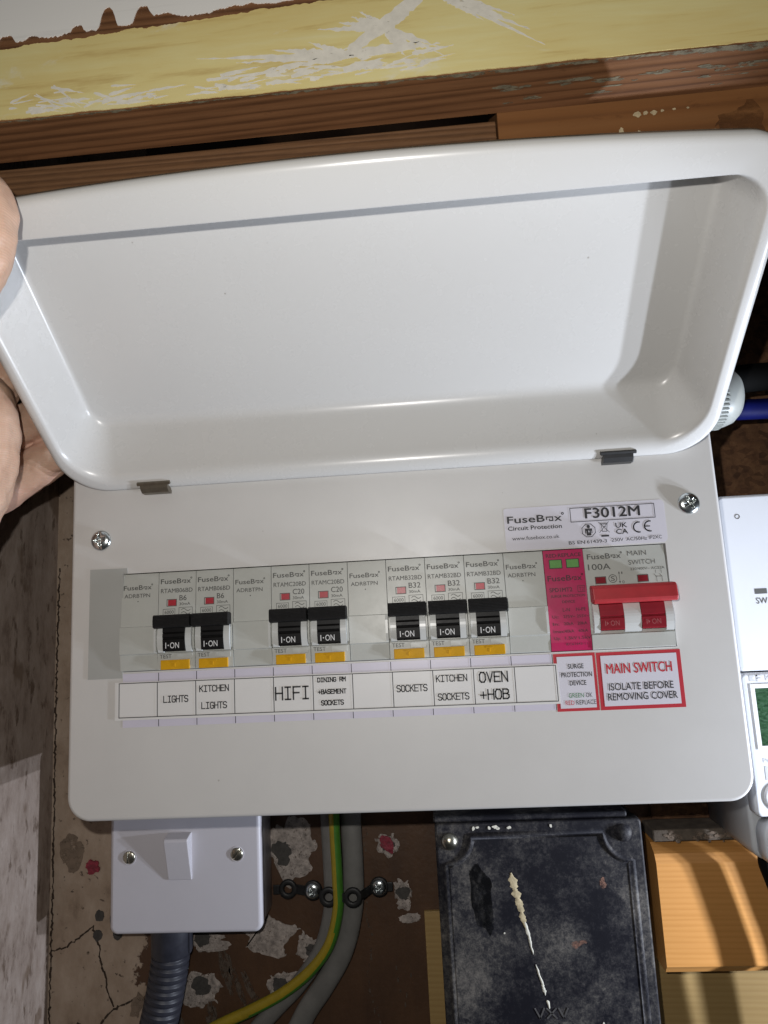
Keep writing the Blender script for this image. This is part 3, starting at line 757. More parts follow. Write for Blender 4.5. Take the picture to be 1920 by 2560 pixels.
# --- lid: tray with a rim, hinged at the top of the cover and swung up towards the viewer
LA = math.radians(52); HZ = 85.0
LN = Vector((0, math.cos(LA), math.sin(LA))); LU = Vector((0, -math.sin(LA), math.cos(LA))); LH = Vector((0, -2.2, HZ))
def lp(x, u, h): v = LH + LU * u + LN * h; return (x, v.y, v.z)
def bow(pts, umax=132.5, b=5.8):
    r = []
    for x, u in pts:
        t = max(0, min(1, (u - 40) / (umax - 40))); r.append((x, u + b * t * t * max(0, 1 - ((x - 127) / 150) ** 2)))
    return r
NC, NS = 12, 22
def rr(x0, x1, u0, u1, r): return rrect(x0, x1, u0, u1, r, NC, NS)
rim = dict(a=(-18.5, 269.2, 9.0, 120.2), r=(19, 19, 13, 13)); flo = dict(a=(-12.0, 262.6, 23.5, 116.5), r=(9, 9, 7, 7))
def inter(s):
    a = [rim['a'][i] + (flo['a'][i] - rim['a'][i]) * s for i in range(4)]; r = [max(.5, rim['r'][i] + (flo['r'][i] - rim['r'][i]) * s) for i in range(4)]
    return rr(*a, r)
D = 25.0
prof = []
for s_, h_ in ((-.34, 0), (-.27, .12), (-.16, .75), (-.06, 1.9), (.03, 3.6), (.10, 5.4), (.20, 7.9), (.45, 13.6), (.70, 18.9), (.80, 20.9), (.88, 22.4), (.97, 23.7), (1.08, 24.6), (1.22, 24.95), (1.36, 25.0)):
    prof.append((s_, h_))
loops = []
OX0, OX1, OU0, OU1 = -25.2, 277.0, 0.0, 132.4
for k in range(7):                 # rolled outer edge
    a = math.radians(20 + 70 * (1 - k / 6.0)); re = 3.2
    i = re * (1 - math.sin(a)); d = re * (1 - math.cos(a))
    ang = math.pi / 2 * (1 - k / 6.0); i = re * (1 - math.sin(ang)); d = re * (1 - math.cos(ang)) * .8
    loops.append([lp(x, u, d) for x, u in bow(rr(OX0 + i, OX1 - i, OU0 + i, OU1 - i, (21 - i, 21 - i, 17 - i, 17 - i)))])
edge0 = [lp(x, u, 5.0) for x, u in bow(rr(OX0, OX1, OU0, OU1, (21, 21, 17, 17)))]
loops.insert(0, edge0)
for s_, h_ in prof: loops.append([lp(x, u, h_) for x, u in inter(s_)])
mb = MB(); loft(mb, loops, 0, True)
mb.add(loops[-1], [list(range(len(loops[-1])))], 0, True)
lid = mb.build('lid', 'lid', unit, True, CU)
sol = lid.modifiers.new('sheet_thickness', 'SOLIDIFY'); sol.thickness = 1.0 * S; sol.offset = -1.0
# which side the shell grows to: away from the viewer
bmv = lid.data.polygons[-1].normal
if bmv.y > 0 or True:
    big = max(lid.data.polygons, key=lambda p: p.area)
    sol.offset = -1.0 if big.normal.dot(Vector((0, -LN.y, -LN.z))) > 0 else 1.0
for cx, mt_ in ((18.0, 'clip_metal'), (234.6, 'clip_black')):
    mb = MB()
    mb.prism([(-4.2, 83.4), (-6.2, 85.2), (-6.6, 86.6), (-5.2, 87.6), (-2.5, 86.2), (-.5, 84.6), (-.5, 83.2)], cx - 6.6, cx + 6.6, 0)
    mb.prism([(-6.5, 86.6), (-7.2, 87.5), (-6.4, 88.4), (-5.2, 87.5)], cx - 8.0, cx + 8.0, 0)
    mb.build('hinge_clip', mt_, lid, True, CU)

# --- stickers on the cover
Y1, Y2, Y3, Y4 = -.10, -.24, -.38, -.52
st = MB(); st.flat(rrect(181.8, 254.2, 46.3, 65.8, (1.2, 2.2, 2.2, 1.2), 6, 2), Y1, .09); st = st.build('product_sticker', 'sticker', unit, True, CU)
t = MB(); y = Y2
logo(t, 183.1, 208.9, 58.8, 3.1, y, .028)
text(t, 'Circuit Protection', 183.2, 207.7, 55.45, 1.85, y, .03)
text(t, 'www.fusebox.co.uk', 184.8, 206.2, 50.9, 1.6, y, .006)
t.frame(211.8, 249.8, 57.6, 64.3, .32, y)
text(t, 'F3012M', 218.4, 243.2, 59.1, 4.5, y, .028)
text(t, 'BS EN', 210.1, 217.4, 47.55, 1.5, y, .018); text(t, '61439-3', 218.2, 227.2, 47.6, 1.5, y, .008)
text(t, '230V', 229.2, 234.6, 47.75, 1.5, y, .008); text(t, 'AC/50Hz', 235.8, 245.0, 47.8, 1.5, y, .008); text(t, 'IP2XC', 245.9, 251.6, 48.0, 1.5, y, .008)
oc = [(219.5 + 3.15 * math.cos(math.pi / 8 + math.pi / 4 * k), 53.5 + 3.15 * math.sin(math.pi / 8 + math.pi / 4 * k)) for k in range(9)]
t.poly(oc, .3, y)
t.flat([(219.5 + .72 * math.cos(a * .5236), 55.15 + .66 * math.sin(a * .5236)) for a in range(12)], y)
t.flat([(218.7, 55.3), (220.3, 55.3), (220.0, 56.05), (219.0, 56.05)], y - .01)
t.flat([(217.9, 54.35), (221.1, 54.35), (221.1, 52.2), (220.7, 52.2), (220.7, 53.3), (220.5, 53.3), (220.5, 51.2), (218.5, 51.2), (218.5, 53.3), (218.3, 53.3), (218.3, 52.2), (217.9, 52.2)], y - .005)
# crossed-out bin
t.poly([(225.2, 56.0), (225.7, 52.6), (227.5, 52.6), (228.0, 56.0), (225.2, 56.0)], .24, y); t.poly([(224.9, 56.4), (228.3, 56.4)], .24, y)
t.poly([(224.3, 57.0), (228.7, 52.2)], .22, y); t.poly([(228.7, 57.0), (224.3, 52.2)], .22, y); t.rect(224.9, 228.4, 50.2, 51.0, y)
t.poly([(225.9, 54.8), (227.3, 54.8)], .2, y)
text(t, 'UK', 231.6, 236.9, 54.0, 2.2, y, .03); text(t, 'CA', 231.6, 237.0, 51.1, 2.2, y, .03)
def arc(cx, cz, r, a0, a1, n=14): return [(cx + r * math.cos(math.radians(a0 + (a1 - a0) * k / n)), cz + r * math.sin(math.radians(a0 + (a1 - a0) * k / n))) for k in range(n + 1)]
t.poly(arc(241.9, 53.7, 2.3, 80, 280), .55, y); t.poly(arc(246.8, 53.9, 2.3, 80, 280), .55, y); t.poly([(244.7, 53.9), (246.7, 53.9)], .5, y)
t.build('lettering', 'ink', st, True, CU)
t = MB(); t.flat([(219.7, 53.9), (219.2, 52.9), (219.55, 52.9), (219.3, 51.9), (219.95, 53.1), (219.6, 53.1)], y - .03); t.build('lettering', 'sticker', st, True, CU)

st = MB(); st.rect(.9, 198.3, -25.1, -.9, Y1, .09); st = st.build('circuit_strip', 'lilac', unit, True, CU)
t = MB()
for i in range(1, 11): t.rect(18 * i - .16, 18 * i + .16, -25.0, -1.0, Y2)
t.rect(198.0, 198.3, -25.0, -1.0, Y2); t.build('tick_lines', 'ink', st, True, CU)

ls = MB(); tilt = lambda x: -.0027 * (x + 2.7)
ls.flat([(-2.7, -21.8), (200.3, -22.4), (200.0, -5.1), (-2.7, -4.7)], Y3, .1); ls = ls.build('circuit_label_strip', 'paper', unit, True, CU)
t = MB(); y = Y4
cx = [-.7 + 18.18 * i for i in range(12)]
t.poly([(cx[0], -5.2), (cx[-1], -5.75)], .34, y); t.poly([(cx[0], -20.6), (cx[-1], -21.25)], .34, y)
for x in cx: t.poly([(x, -5.2 + tilt(x) + .0), (x, -20.6 + tilt(x))], .36, y - .004)
mono(t, 'LIGHTS', 20.5, 31.9, -14.5, 2.75, y, .43)
mono(t, 'KITCHEN', 37.5, 51.0, -10.4, 2.6, y, .43); mono(t, 'LIGHTS', 38.4, 50.0, -18.0, 2.7, y, .43)
mono(t, 'HIFI', 72.9, 88.2, -15.5, 5.4, y, .72)
mono(t, 'DINING RM', 92.4, 105.1, -8.45, 1.75, y, .43); mono(t, '+BASEMENT', 92.5, 105.2, -13.75, 1.8, y, .43); mono(t, 'SOCKETS', 93.8, 103.8, -18.7, 1.95, y, .43)
mono(t, 'SOCKETS', 128.3, 141.8, -14.3, 2.75, y, .43)
mono(t, 'KITCHEN', 146.2, 159.8, -10.7, 2.7, y, .43); mono(t, 'SOCKETS', 146.6, 160.2, -18.7, 2.7, y, .43)
mono(t, 'OVEN', 165.5, 177.8, -11.7, 4.2, y, .64); mono(t, '+HOB', 165.4, 177.9, -19.2, 4.1, y, .64)
t.build('lettering', 'ink', ls, True, CU)

st = MB(); st.rect(198.6, 216.9, -25.9, -1.0, Y1 - .03, .1); st = st.build('surge_device_sticker', 'crimson_ink', unit, True, CU)
t = MB(); t.rect(200.1, 215.7, -24.6, -2.3, Y2); t.build('panel', 'sticker', st, True, CU)
t = MB(); y = Y3 + .02
text(t, 'SURGE', 204.6, 211.6, -7.6, 2.0, y, .022); text(t, 'PROTECTION', 201.4, 214.9, -11.2, 2.0, y, .018); text(t, 'DEVICE', 204.8, 212.1, -14.8, 2.0, y, .022)
t.build('lettering', 'ink', st, True, CU)
t = MB(); text(t, 'OK', 211.4, 214.2, -20.1, 1.9, y, .004); text(t, 'REPLACE', 207.0, 215.6, -23.15, 1.9, y, .002); t.build('lettering', 'ink', st, True, CU)
t = MB(); text(t, 'GREEN', 203.9, 210.5, -20.1, 1.9, y, .004); t.build('lettering', 'green_ink', st, True, CU)
t = MB(); text(t, 'RED', 202.3, 206.1, -23.2, 1.9, y, .006); t.build('lettering', 'crimson_ink', st, True, CU)
st = MB(); st.rect(217.4, 253.8, -26.0, -1.2, Y1 - .03, .1); st = st.build('main_switch_sticker', 'crimson_ink', unit, True, CU)
t = MB(); t.rect(219.2, 252.0, -24.4, -2.7, Y2); t.build('panel', 'sticker', st, True, CU)
t = MB(); text(t, 'MAIN SWITCH', 221.2, 249.6, -10.5, 4.2, y, .02); t.build('lettering', 'crimson_ink', st, True, CU)
t = MB(); text(t, 'ISOLATE BEFORE', 221.6, 249.4, -17.7, 3.0, y, .013); text(t, 'REMOVING COVER', 220.8, 250.7, -22.0, 3.0, y, .013); t.build('lettering', 'ink', st, True, CU)

# ------------------------------------------------------------------ modules
def copy_tree(o, parent=None, loc=None):
    c = o.copy(); col.objects.link(c)
    if parent is not None: c.parent = parent
    if loc is not None: c.location = Vector(loc) * S
    for ch in list(o.children): copy_tree(ch, c)
    return c
BODY = [(.5, 45.3), (-1.2, 20.6), (-2.3, 20.3), (-2.4, 8.0), (-1.7, 7.6), (-1.0, .6), (-.6, .2), (10.5, .2), (10.5, 45.3)]
def surf_y(z): return .5 - (45.3 - z) * (1.7 / 24.7)
def slanted(mb):
    """lay lettering drawn at y=0 onto the sloping upper face"""
    mb.v = [(x, surf_y(z) - .07 + y, z) for x, y, z in mb.v]; return mb

def make_blank():
    e = empty('blanking_module', (0, 0, 0), '', 'blanking module')
    mb = MB(); mb.prism(BODY, .12, 17.88); b = mb.build('body', 'module', e)
    mb = MB(); mb.prism([(-2.3, 20.2), (-2.95, 18), (-3.1, 12), (-2.8, 8.8), (-2.3, 8.2)], 16.7, 17.75); mb.build('side_ridge', 'cheek', e)
    t = MB(); logo(t, .9, 15.0, 37.8, 2.1, 0, .02); text(t, 'ADRBTPN', 1.4, 13.9, 34.1, 1.75, 0, .013)
    t.flat([(8.1 + .3 * math.cos(k * .785), 32.3 + .3 * math.sin(k * .785)) for k in range(8)], 0)
    slanted(t).build('lettering', 'grey_ink', b); return e
def ribbed_bar(mb, x0, x1, z0, z1, y0, y1, ribs=7):
    """toggle bar whose front is finely ribbed"""
    prof = [(y1, z0 + .6), (y0 + 2.0, z0), (y0 + .5, z0 + .35)]
    n = ribs
    for k in range(n + 1):
        z = z0 + .7 + (z1 - z0 - 1.5) * k / n; prof.append((y0 - .05 + .25 * ((k / n - .45) ** 2) * 4, z))
        if k < n: prof.append((y0 + .13 + .25 * (((k + .5) / n - .45) ** 2) * 4, z + (z1 - z0 - 1.5) / n * .5))
    prof += [(y0 + .6, z1 - .3), (y0 + 1.4, z1), (y1, z1 - .5)]
    return mb.prism(prof, x0, x1)
ROT = [(-1.5, 21.5), (-4.8, 19.6), (-5.0, 17.4), (-4.5, 16.9), (-5.1, 16.5), (-5.2, 15.2), (-4.5, 14.7), (-4.4, 14.3), (-5.0, 13.9), (-4.7, 9.4), (-4.2, 8.7), (-1.0, 8.5)]
def cheek_prof():
    p = [(-1.2, 20.6)]
    for k in range(11):
        a = k / 10.0; z = 20.2 - a * 12.0; p.append((-3.0 - 1.7 * math.sin(math.pi * (a * .9 + .06)), z))
    return p + [(-1.2, 7.9)]
def make_breaker(code, rating):
    e = empty('circuit_breaker', (0, 0, 0), '', 'circuit breaker')
    mb = MB(); mb.prism([(.5, 45.3), (-1.2, 20.6), (-1.0, 8.0), (-1.9, 7.7), (-1.7, .6), (-1.2, .2), (10.5, .2), (10.5, 45.3)], .12, 17.88)
    b = mb.build('body', 'module', e)
    mb = MB(); cp = cheek_prof()
    mb.prism(cp, 1.0, 3.6); mb.prism(cp, 14.2, 16.9); mb.build('cheek', 'cheek', e)
    mb = MB(); mb.prism([(-1.1, 20.6), (-2.4, 18.5), (-2.9, 14), (-2.5, 9.5), (-1.1, 8.1)], 17.0, 17.8); mb.prism([(-1.1, 20.6), (-2.4, 18.5), (-2.9, 14), (-2.5, 9.5), (-1.1, 8.1)], .2, .95); mb.build('side_ridge', 'module', e)
    mb = MB(); mb.prism(ROT, 3.75, 14.05); rt = mb.build('toggle', 'black', e)
    mb = MB(); ribbed_bar(mb, .5, 17.5, 19.3, 25.3, -8.6, -3.2); mb.build('toggle_bar', 'black_rib', rt)
    t = MB(); t.rect(5.2, 5.55, 10.0, 12.6, -5.12); t.rect(6.3, 6.8, 11.1, 11.6, -5.12); text(t, 'ON', 7.4, 11.6, 10.0, 2.6, -5.12, .0); t.build('lettering', 'white_ink', rt)
    mb = MB(); mb.box(1.9, 15.6, -2.9, -.5, .3, 4.7, .3); tb = mb.build('test_button', 'amber', e)
    mb = MB(); mb.box(7.0, 10.4, -3.05, -2.8, 3.3, 3.9, .1); mb.box(8.35, 9.05, -3.05, -2.8, 1.5, 3.28, .1); mb.build('raised_letter', 'amber', tb)
    mb = MB(); mb.box(9.4, 16.8, -2.05, -1.0, 4.9, 7.4, .15); mb.build('label_tab', 'module', e)
    fr = MB(); fr.frame(4.0, 8.9, 29.2, 32.6, .35, 0); slanted(fr).build('indicator_frame', 'grey_ink', e)
    t = MB(); t.rect(4.7, 8.55, 29.55, 32.25, -.02); slanted(t).build('indicator', 'indicator', e)
    t = MB(); y = 0
    logo(t, .9, 16.0, 39.9, 2.25, y, .02); text(t, code, 1.1, 16.4, 35.6, 1.95, y, .013)
    text(t, rating, 10.1, 13.6 if len(rating) == 2 else 15.6, 31.8, 2.4, y, .013); text(t, '30mA', 10.1, 15.4, 29.5, 1.3, y, .013)
    t.frame(2.3, 8.2, 25.2, 28.1, .22, y); text(t, '6000', 3.1, 7.5, 25.8, 1.55, y, .013)
    t.frame(9.9, 16.5, 25.0, 28.6, .22, y)
    for dz in (27.4, 25.9): t.poly([(11.2 + .2 * k, dz + .55 * math.sin(k * .2 / 4.2 * 2 * math.pi)) for k in range(22)], .25, y)
    slanted(t).build('lettering', 'grey_ink', b)
    t = MB(); text(t, 'TEST', 1.2, 6.9, 5.45, 1.75, -1.98, .012); t.build('lettering', 'grey_ink', b)
    return e
GB = 'breakers and blanks in the row'
blank = make_blank(); protos = {}
layout = [(0, 'blank', 'blank grey module at the row end beside the grey blanking strip'),
          (1, 'B6', 'black-toggled B6 breaker above the label reading LIGHTS'), (2, 'B6', 'black-toggled B6 breaker above the label reading KITCHEN LIGHTS'),
          (3, 'blank', 'blank grey module between the B6 and C20 breakers'),
          (4, 'C20', 'black-toggled C20 breaker above the label reading HIFI'), (5, 'C20', 'black-toggled C20 breaker above the label for dining room and basement sockets'),
          (6, 'blank', 'blank grey module between the C20 and B32 breakers'),
          (7, 'B32', 'black-toggled B32 breaker above the label reading only SOCKETS'), (8, 'B32', 'black-toggled B32 breaker above the label reading KITCHEN SOCKETS'),
          (9, 'B32', 'black-toggled B32 breaker above the label reading OVEN +HOB'), (10, 'blank', 'blank grey module beside the magenta surge device')]
CODES = {'B6': 'RTAMB06BD', 'C20': 'RTAMC20BD', 'B32': 'RTAMB32BD'}
first_blank = True
for i, kind, label in layout:
    if kind == 'blank':
        o = blank if first_blank else copy_tree(blank); first_blank = False
    elif kind not in protos:
        o = protos[kind] = make_breaker(CODES[kind], kind)
    else: o = copy_tree(protos[kind])
    o.location = Vector((18.0 * i, 0, 0)) * S
    o['label'] = label; o['group'] = 'blank modules in the row' if kind == 'blank' else 'circuit breakers in the row'

spd = empty('surge_protector', (198, 0, 0), 'magenta surge protection module with two green status windows', 'surge protector')
SO = (198, 0, 0)
mb = MB(); mb.prism([(.2, 45.3), (-1.0, 30), (-1.6, 4), (-1.2, .3), (10.5, .2), (10.5, 45.3)], 198.1, 215.9); b = mb.build('body', 'magenta', spd, True, SO)
def spd_y(mb): mb.v = [(x, (.2 - (45.3 - z) * 1.2 / 15.3 if z > 30 else -1.0 - (30 - z) * .6 / 26) - .07 + y, z) for x, y, z in mb.v]; return mb
for xa in (200.7, 208.3):
    mb = MB(); mb.frame(xa - .35, xa + 5.55, 36.9, 41.1, .4, -.03); spd_y(mb).build('window_frame', 'ink', spd, True, SO)
    mb = MB(); mb.rect(xa, xa + 5.2, 37.25, 40.75, -.05); spd_y(mb).build('status_window', 'green', spd, True, SO)
t = MB(); y = 0
text(t, 'RED:REPLACE', 199.3, 215.0, 42.1, 1.6, y, .03); logo(t, 199.0, 214.9, 31.3, 2.4, y, .025)
text(t, 'SPD1MT2', 199.4, 209.6, 26.4, 1.75, y, .03); t.frame(211.9, 215.2, 25.9, 28.8, .22, y); text(t, 'T2', 212.5, 214.7, 26.5, 1.6, y)
text(t, 'SURGE PROTECTION', 199.8, 215.0, 23.9, 1.1, y, .03); text(t, 'DEVICE', 204.6, 210.3, 21.3, 1.15, y, .03)
for nm, a, c_, z, h in (('', 'L-N', 'N-PE', 17.6, 1.45), ('Uc:', '275V~', '255V~', 14.7, 1.25), ('In:', '20kA', '20kA', 11.5, 1.3), ('Imax:', '40kA', '40kA', 8.2, 1.3), ('Up:', '1.5kV', '1.5kV', 5.2, 1.3)):
    if nm: text(t, nm, 199.6, 199.6 + .95 * len(nm) + (.2 if len(nm) > 3 else 0), z, h, y, .02)
    text(t, a, 204.5, 204.5 + 1.05 * len(a), z, h, y, .02); text(t, c_, 210.4, 210.4 + 1.08 * len(c_), z, h, y, .02)
text(t, 'IEC61643-11', 204.6, 213.9, 2.7, 1.0, y, .02)
spd_y(t).build('lettering', 'dark_ink_magenta', b, True, SO)

ms = empty('main_switch', (216, 0, 0), 'double-width main switch with a red toggle bar across two red rockers', 'main switch')
MO = (216, 0, 0)
mb = MB(); mb.prism([(.5, 45.3), (-1.2, 20.6), (-1.0, 7.0), (-2.2, 6.6), (-1.7, .6), (-1.2, .2), (10.5, .2), (10.5, 45.3)], 216.12, 252.0); b = mb.build('body', 'module', ms, True, MO)
cp = [(y - .6, z - (.6 if z < 12 else 0)) for y, z in cheek_prof()]
for a, c_ in ((217.0, 219.6), (230.2, 237.4), (248.0, 251.4)):
    mb = MB(); mb.prism(cp, a, c_); mb.build('cheek', 'cheek', ms, True, MO)
mb = MB(); mb.rect(219.6, 248, 7.0, 9.0, -1.3); mb.build('recess_floor', 'module', ms, True, MO)
rot2 = [(-1.5, 21.5), (-5.0, 19.6), (-5.3, 17.0), (-5.35, 14.9), (-4.9, 14.5), (-4.9, 14.0), (-5.35, 13.6), (-5.0, 9.2), (-4.4, 8.5), (-1.0, 8.4)]
tg = None
for a in (219.75, 237.55):
    mb = MB(); mb.prism(rot2, a, a + 10.3); r_ = mb.build('rocker', 'dark_red', ms, True, MO)
    t = MB(); t.rect(a + 1.8, a + 2.15, 10.4, 12.6, -5.42); text(t, 'ON', a + 4.2, a + 8.0, 10.4, 2.2, -5.42, 0); t.flat([(a + 2.6, 10.7), (a + 3.4, 11.5), (a + 2.6, 12.3)], -5.42); t.build('lettering', 'ember_ink', r_, True, MO)
mb = MB(); mb.prism([(-3.0, 20.8), (-7.6, 20.0), (-9.2, 20.6), (-9.6, 22.0), (-8.9, 26.6), (-7.9, 28.0), (-3.6, 28.4), (-2.6, 27.2)], 216.7, 252.9)
tg = mb.build('toggle_bar', 'red', ms, True, MO)
bv = tg.modifiers.new('soft_edges', 'BEVEL'); bv.width = .5 * S; bv.segments = 3; bv.limit_method = 'ANGLE'
for xa in (220.4, 239.0):
    fr = MB(); fr.frame(xa - .3, xa + 4.7, 28.9, 32.3, .35, 0); slanted(fr).build('indicator_frame', 'grey_ink', ms, True, MO)
    t = MB(); t.rect(xa + .05, xa + 4.35, 29.25, 31.95, -.02); slanted(t).build('indicator', 'dark_red', ms, True, MO)
t = MB(); y = 0
logo(t, 217.6, 233.2, 40.3, 2.3, y, .02); text(t, '100A', 217.6, 227.6, 35.4, 2.6, y, .013); text(t, 'MAIN', 235.6, 244.0, 41.0, 2.2, y); text(t, 'SWITCH', 235.7, 247.4, 36.9, 2.1, y)
text(t, '230/400V~ AC22A', 236.1, 251.2, 34.4, 1.1, y, .012)
t.poly(arc(228.0, 31.1, 1.75, 0, 360, 20), .28, y); text(t, 'S', 227.1, 228.9, 30.1, 2.0, y, .013)
t.poly([(231.0, 29.4), (231.0, 33.6)], .2, y); t.flat([(230.6, 33.2), (231.4, 33.2), (231.0, 34.3)], y); t.flat([(230.6, 29.8), (231.4, 29.8), (231.0, 28.7)], y)
text(t, '1', 232.0, 232.5, 33.0, 1.0, y); text(t, '0', 232.0, 233.0, 28.8, 1.2, y)
for xa in (247.2, 249.6): t.poly([(xa, 28.8), (xa, 31.0), (xa - .9, 32.2)], .2, y); t.poly([(xa - .1, 32.6), (xa - .1, 34.0)], .2, y)
t.poly([(246.8, 31.1), (249.4, 31.1)], .2, y)
slanted(t).build('lettering', 'grey_ink', b, True, MO)

# ------------------------------------------------------------------ light switch below
SW = (-.4, W, -147)
sw = empty('light_switch', SW, 'white single rocker light switch on a surface box below the consumer unit', 'light switch')
mb = MB(); rounded_block(mb, -43.5, 42.8, 80.0, 86.5, -147.2, -61, 4.5, 2.2); mb.build('face_plate', 'switch', sw, True, SW)
mb = MB(); rounded_block(mb, -42.9, 42.3, 86.6, W - .2, -146.4, -62, 4.5, .4); mb.build('surface_box', 'switch_box', sw, True, SW)
mb = MB(); mb.prism([(80.5, -119.2), (79.2, -119.0), (72.6, -97.2), (73.2, -95.9), (78.5, -94.3), (80.5, -94.2)], -9.6, 3.9); rk = mb.build('rocker', 'switch', sw, True, SW)
bv = rk.modifiers.new('soft_edges', 'BEVEL'); bv.width = .45 * S; bv.segments = 3; bv.limit_method = 'ANGLE'
for cx, cz, rt in ((-32.3, -106.8, -.12), (29.3, -106.6, -.7)):
    mb = MB(); mb.lathe([(4.3, .25), (4.1, -.12), (3.7, -.12), (3.45, .4)], (cx, 79.9, cz), 'y', 28); mb.build('screw_seat', 'switch', sw, True, SW)
    screw_head('plate_screw', (cx, 79.9, cz), 3.4, 1.1, 'slot', 'brass', sw, rt, .1, SW)

# ------------------------------------------------------------------ conduit
cd = empty('flexible_conduit', (-13, 94, -147), 'black corrugated flexible conduit leaving the underside of the light switch', 'conduit')
CO = (-13, 94, -147)
mb = MB(); mb.lathe([(11.4, -146.6), (11.4, -161.5), (10.6, -163)], (-13.2, 94, 0), 'z', 36); mb.box(-2.9, -1.2, 90, 93.2, -161.5, -146.6, .3); mb.build('conduit_adaptor', 'conduit', cd, True, CO)
path = []; rad = []
for k in range(700):
    t_ = k / 259; z = -160 - 86 * t_; x = -13.6 - (22 * t_ ** 1.35 if t_ < 1 else 22 + 24 * (1 - math.exp(-1.24 * (t_ - 1))))
    path.append((x, 93.8 + 2 * min(t_, 1), z)); q = (k * .34) % 4
    rad.append(10.6 if q < 2.4 else 9.0)
mb = MB(); mb.tube(path, rad, 30); mb.build('corrugated_hose', 'conduit', cd, True, CO)

# ------------------------------------------------------------------ cables and strap
def bez(pts, n=60):
    """Catmull-Rom through points"""
    P = [Vector(p) for p in pts]; P = [P[0] * 2 - P[1]] + P + [P[-1] * 2 - P[-2]]; out = []
    for i in range(1, len(P) - 2):
        for k in range(n):
            t_ = k / n; a, b, c, d = P[i - 1], P[i], P[i + 1], P[i + 2]
            out.append(.5 * ((2 * b) + (c - a) * t_ + (2 * a - 5 * b + 4 * c - d) * t_ ** 2 + (3 * b - a - 3 * c + d) * t_ ** 3))
    return out + [P[-2]]
epath = bez([(82.5, 96, -55), (82.2, 95, -95), (83.0, 93.5, -126), (82.6, 93.5, -142), (77, 95, -160), (66, 97, -174), (50, 98.5, -186), (32, 99.5, -195), (8, 100, -205), (-25, 101, -222), (-55, 101, -262), (-66, 101, -330), (-68, 101, -400)], 14)
mb = MB(); mb.tube(epath, 3.1, 20, True, lambda k, i: 1 if ((k + 10 + i * .02) % 20) < 6.6 else 0)
tag(mb.build('earth_cable', ['cable_green', 'cable_yellow'], None, True, (82, 95, -55)), 'green and yellow striped earth cable curving down below the consumer unit', 'cable')
g1 = bez([(91.4, 100, -55), (91.2, 99.6, -95), (91.4, 99.2, -128), (89.6, 99.4, -146), (83.5, 100, -166), (72, 100.6, -184), (60, 101, -200), (46, 101, -228), (34, 101, -270), (28, 101, -330), (26, 101, -400)], 14)
mb = MB(); mb.tube(g1, 3.4, 20, True, None, 1.75)
tag(mb.build('grey_cable', 'cable_grey', None, True, (90, 100, -55)), 'wide flat grey cable running beside the striped earth cable', 'cable')
g2 = bez([(78.4, 101, -55), (78.0, 101, -95), (78.6, 101, -128), (77.6, 101, -146), (71, 101.5, -166), (58, 102, -183), (44, 102, -196), (30, 102, -210), (8, 102, -238), (-6, 102, -285), (-12, 102, -340), (-13, 102, -400)], 14)
mb = MB(); mb.tube(g2, 3.2, 20, True, None, 1.5)
tag(mb.build('grey_cable', 'cable_grey', None, True, (78, 101, -55)), 'grey cable half hidden behind the striped earth cable', 'cable')
stp = empty('fixing_strap', (78, 100, -134), 'black perforated fixing strap holding the cables to the wall with two screws', 'strap')
PO = (78, 100, -134)
holes = [(52.5, -133.6, 102.5), (67.5, -133.6, 100), (77.8, -134.6, 92.5), (91.6, -135.0, 92.0), (105.8, -132.6, 100)]
mb = MB()
for cx, cz, yy in holes:
    mb.lathe([(5.3, .8), (5.3, -.6), (4.6, -.9), (3.2, -.9), (2.4, -.6), (2.4, .8)], (cx, yy, cz), 'y', 26)
for (ax, az, ay), (bx, bz, by) in zip(holes, holes[1:]):
    d = Vector((bx - ax, 0, bz - az)); L = d.length; d.normalize(); a = Vector((ax, ay, az)) + d * 4.4; b = Vector((bx, by, bz)) - d * 4.4
    mb.box(-1, 1, -1, 1, -1, 1) if False else None
    mb.add([(a.x, a.y - .7, a.z - 2.4), (b.x, b.y - .7, b.z - 2.4), (b.x, b.y - .7, b.z + 2.4), (a.x, a.y - .7, a.z + 2.4), (a.x, a.y + .7, a.z - 2.4), (b.x, b.y + .7, b.z - 2.4), (b.x, b.y + .7, b.z + 2.4), (a.x, a.y + .7, a.z + 2.4)],
           [(0, 1, 2, 3), (4, 7, 6, 5), (0, 4, 5, 1), (3, 2, 6, 7), (0, 3, 7, 4), (1, 5, 6, 2)])
mb.box(43.8, 48.2, 101.9, 103.2, -136.2, -131.2, .3); mb.box(110.2, 113.6, 99.4, 100.7, -135, -130.2, .3)
mb.build('strap_band', 'strap', stp, True, PO)
for cx, cz, yy in (holes[1], holes[4]): screw_head('strap_screw', (cx, yy - .9, cz), 4.1, 1.7, 'cross', 'steel', stp, .7, .1, PO)

# ------------------------------------------------------------------ black fuse box
FY = 55.0
FO = (193, W, -190)
fb = empty('old_fuse_box', FO, 'grimy black metal fuse box with an embossed lid and runs of old paint', 'fuse box')
FX0, FX1, FZ0, FZ1 = 140.3, 243.8, -215.0, -87.0
mb = MB(); rounded_block(mb, FX0, FX1, FY, FY + 9, FZ0, FZ1, 2.0, 1.2); mb.build('fuse_box_lid', 'fuse', fb, True, FO)
mb = MB(); mb.box(FX0 + 1.0, FX1 - 1.0, FY + 9, W - .2, FZ0 + 1, FZ1 - .8, .8); mb.build('fuse_box_case', 'fuse', fb, True, FO)
mb = MB(); mb.box(FX0 - .6, FX1 - 6, FY + 2, FY + 16, FZ1 + .05, FZ1 + 3.2, 1.0); mb.build('top_flange', 'fuse', fb, True, FO)
a0, a1, b0, b1 = FX0 + 4.6, FX1 - 6.2, FZ0 + 6, FZ1 - 6.0; q = 13.5
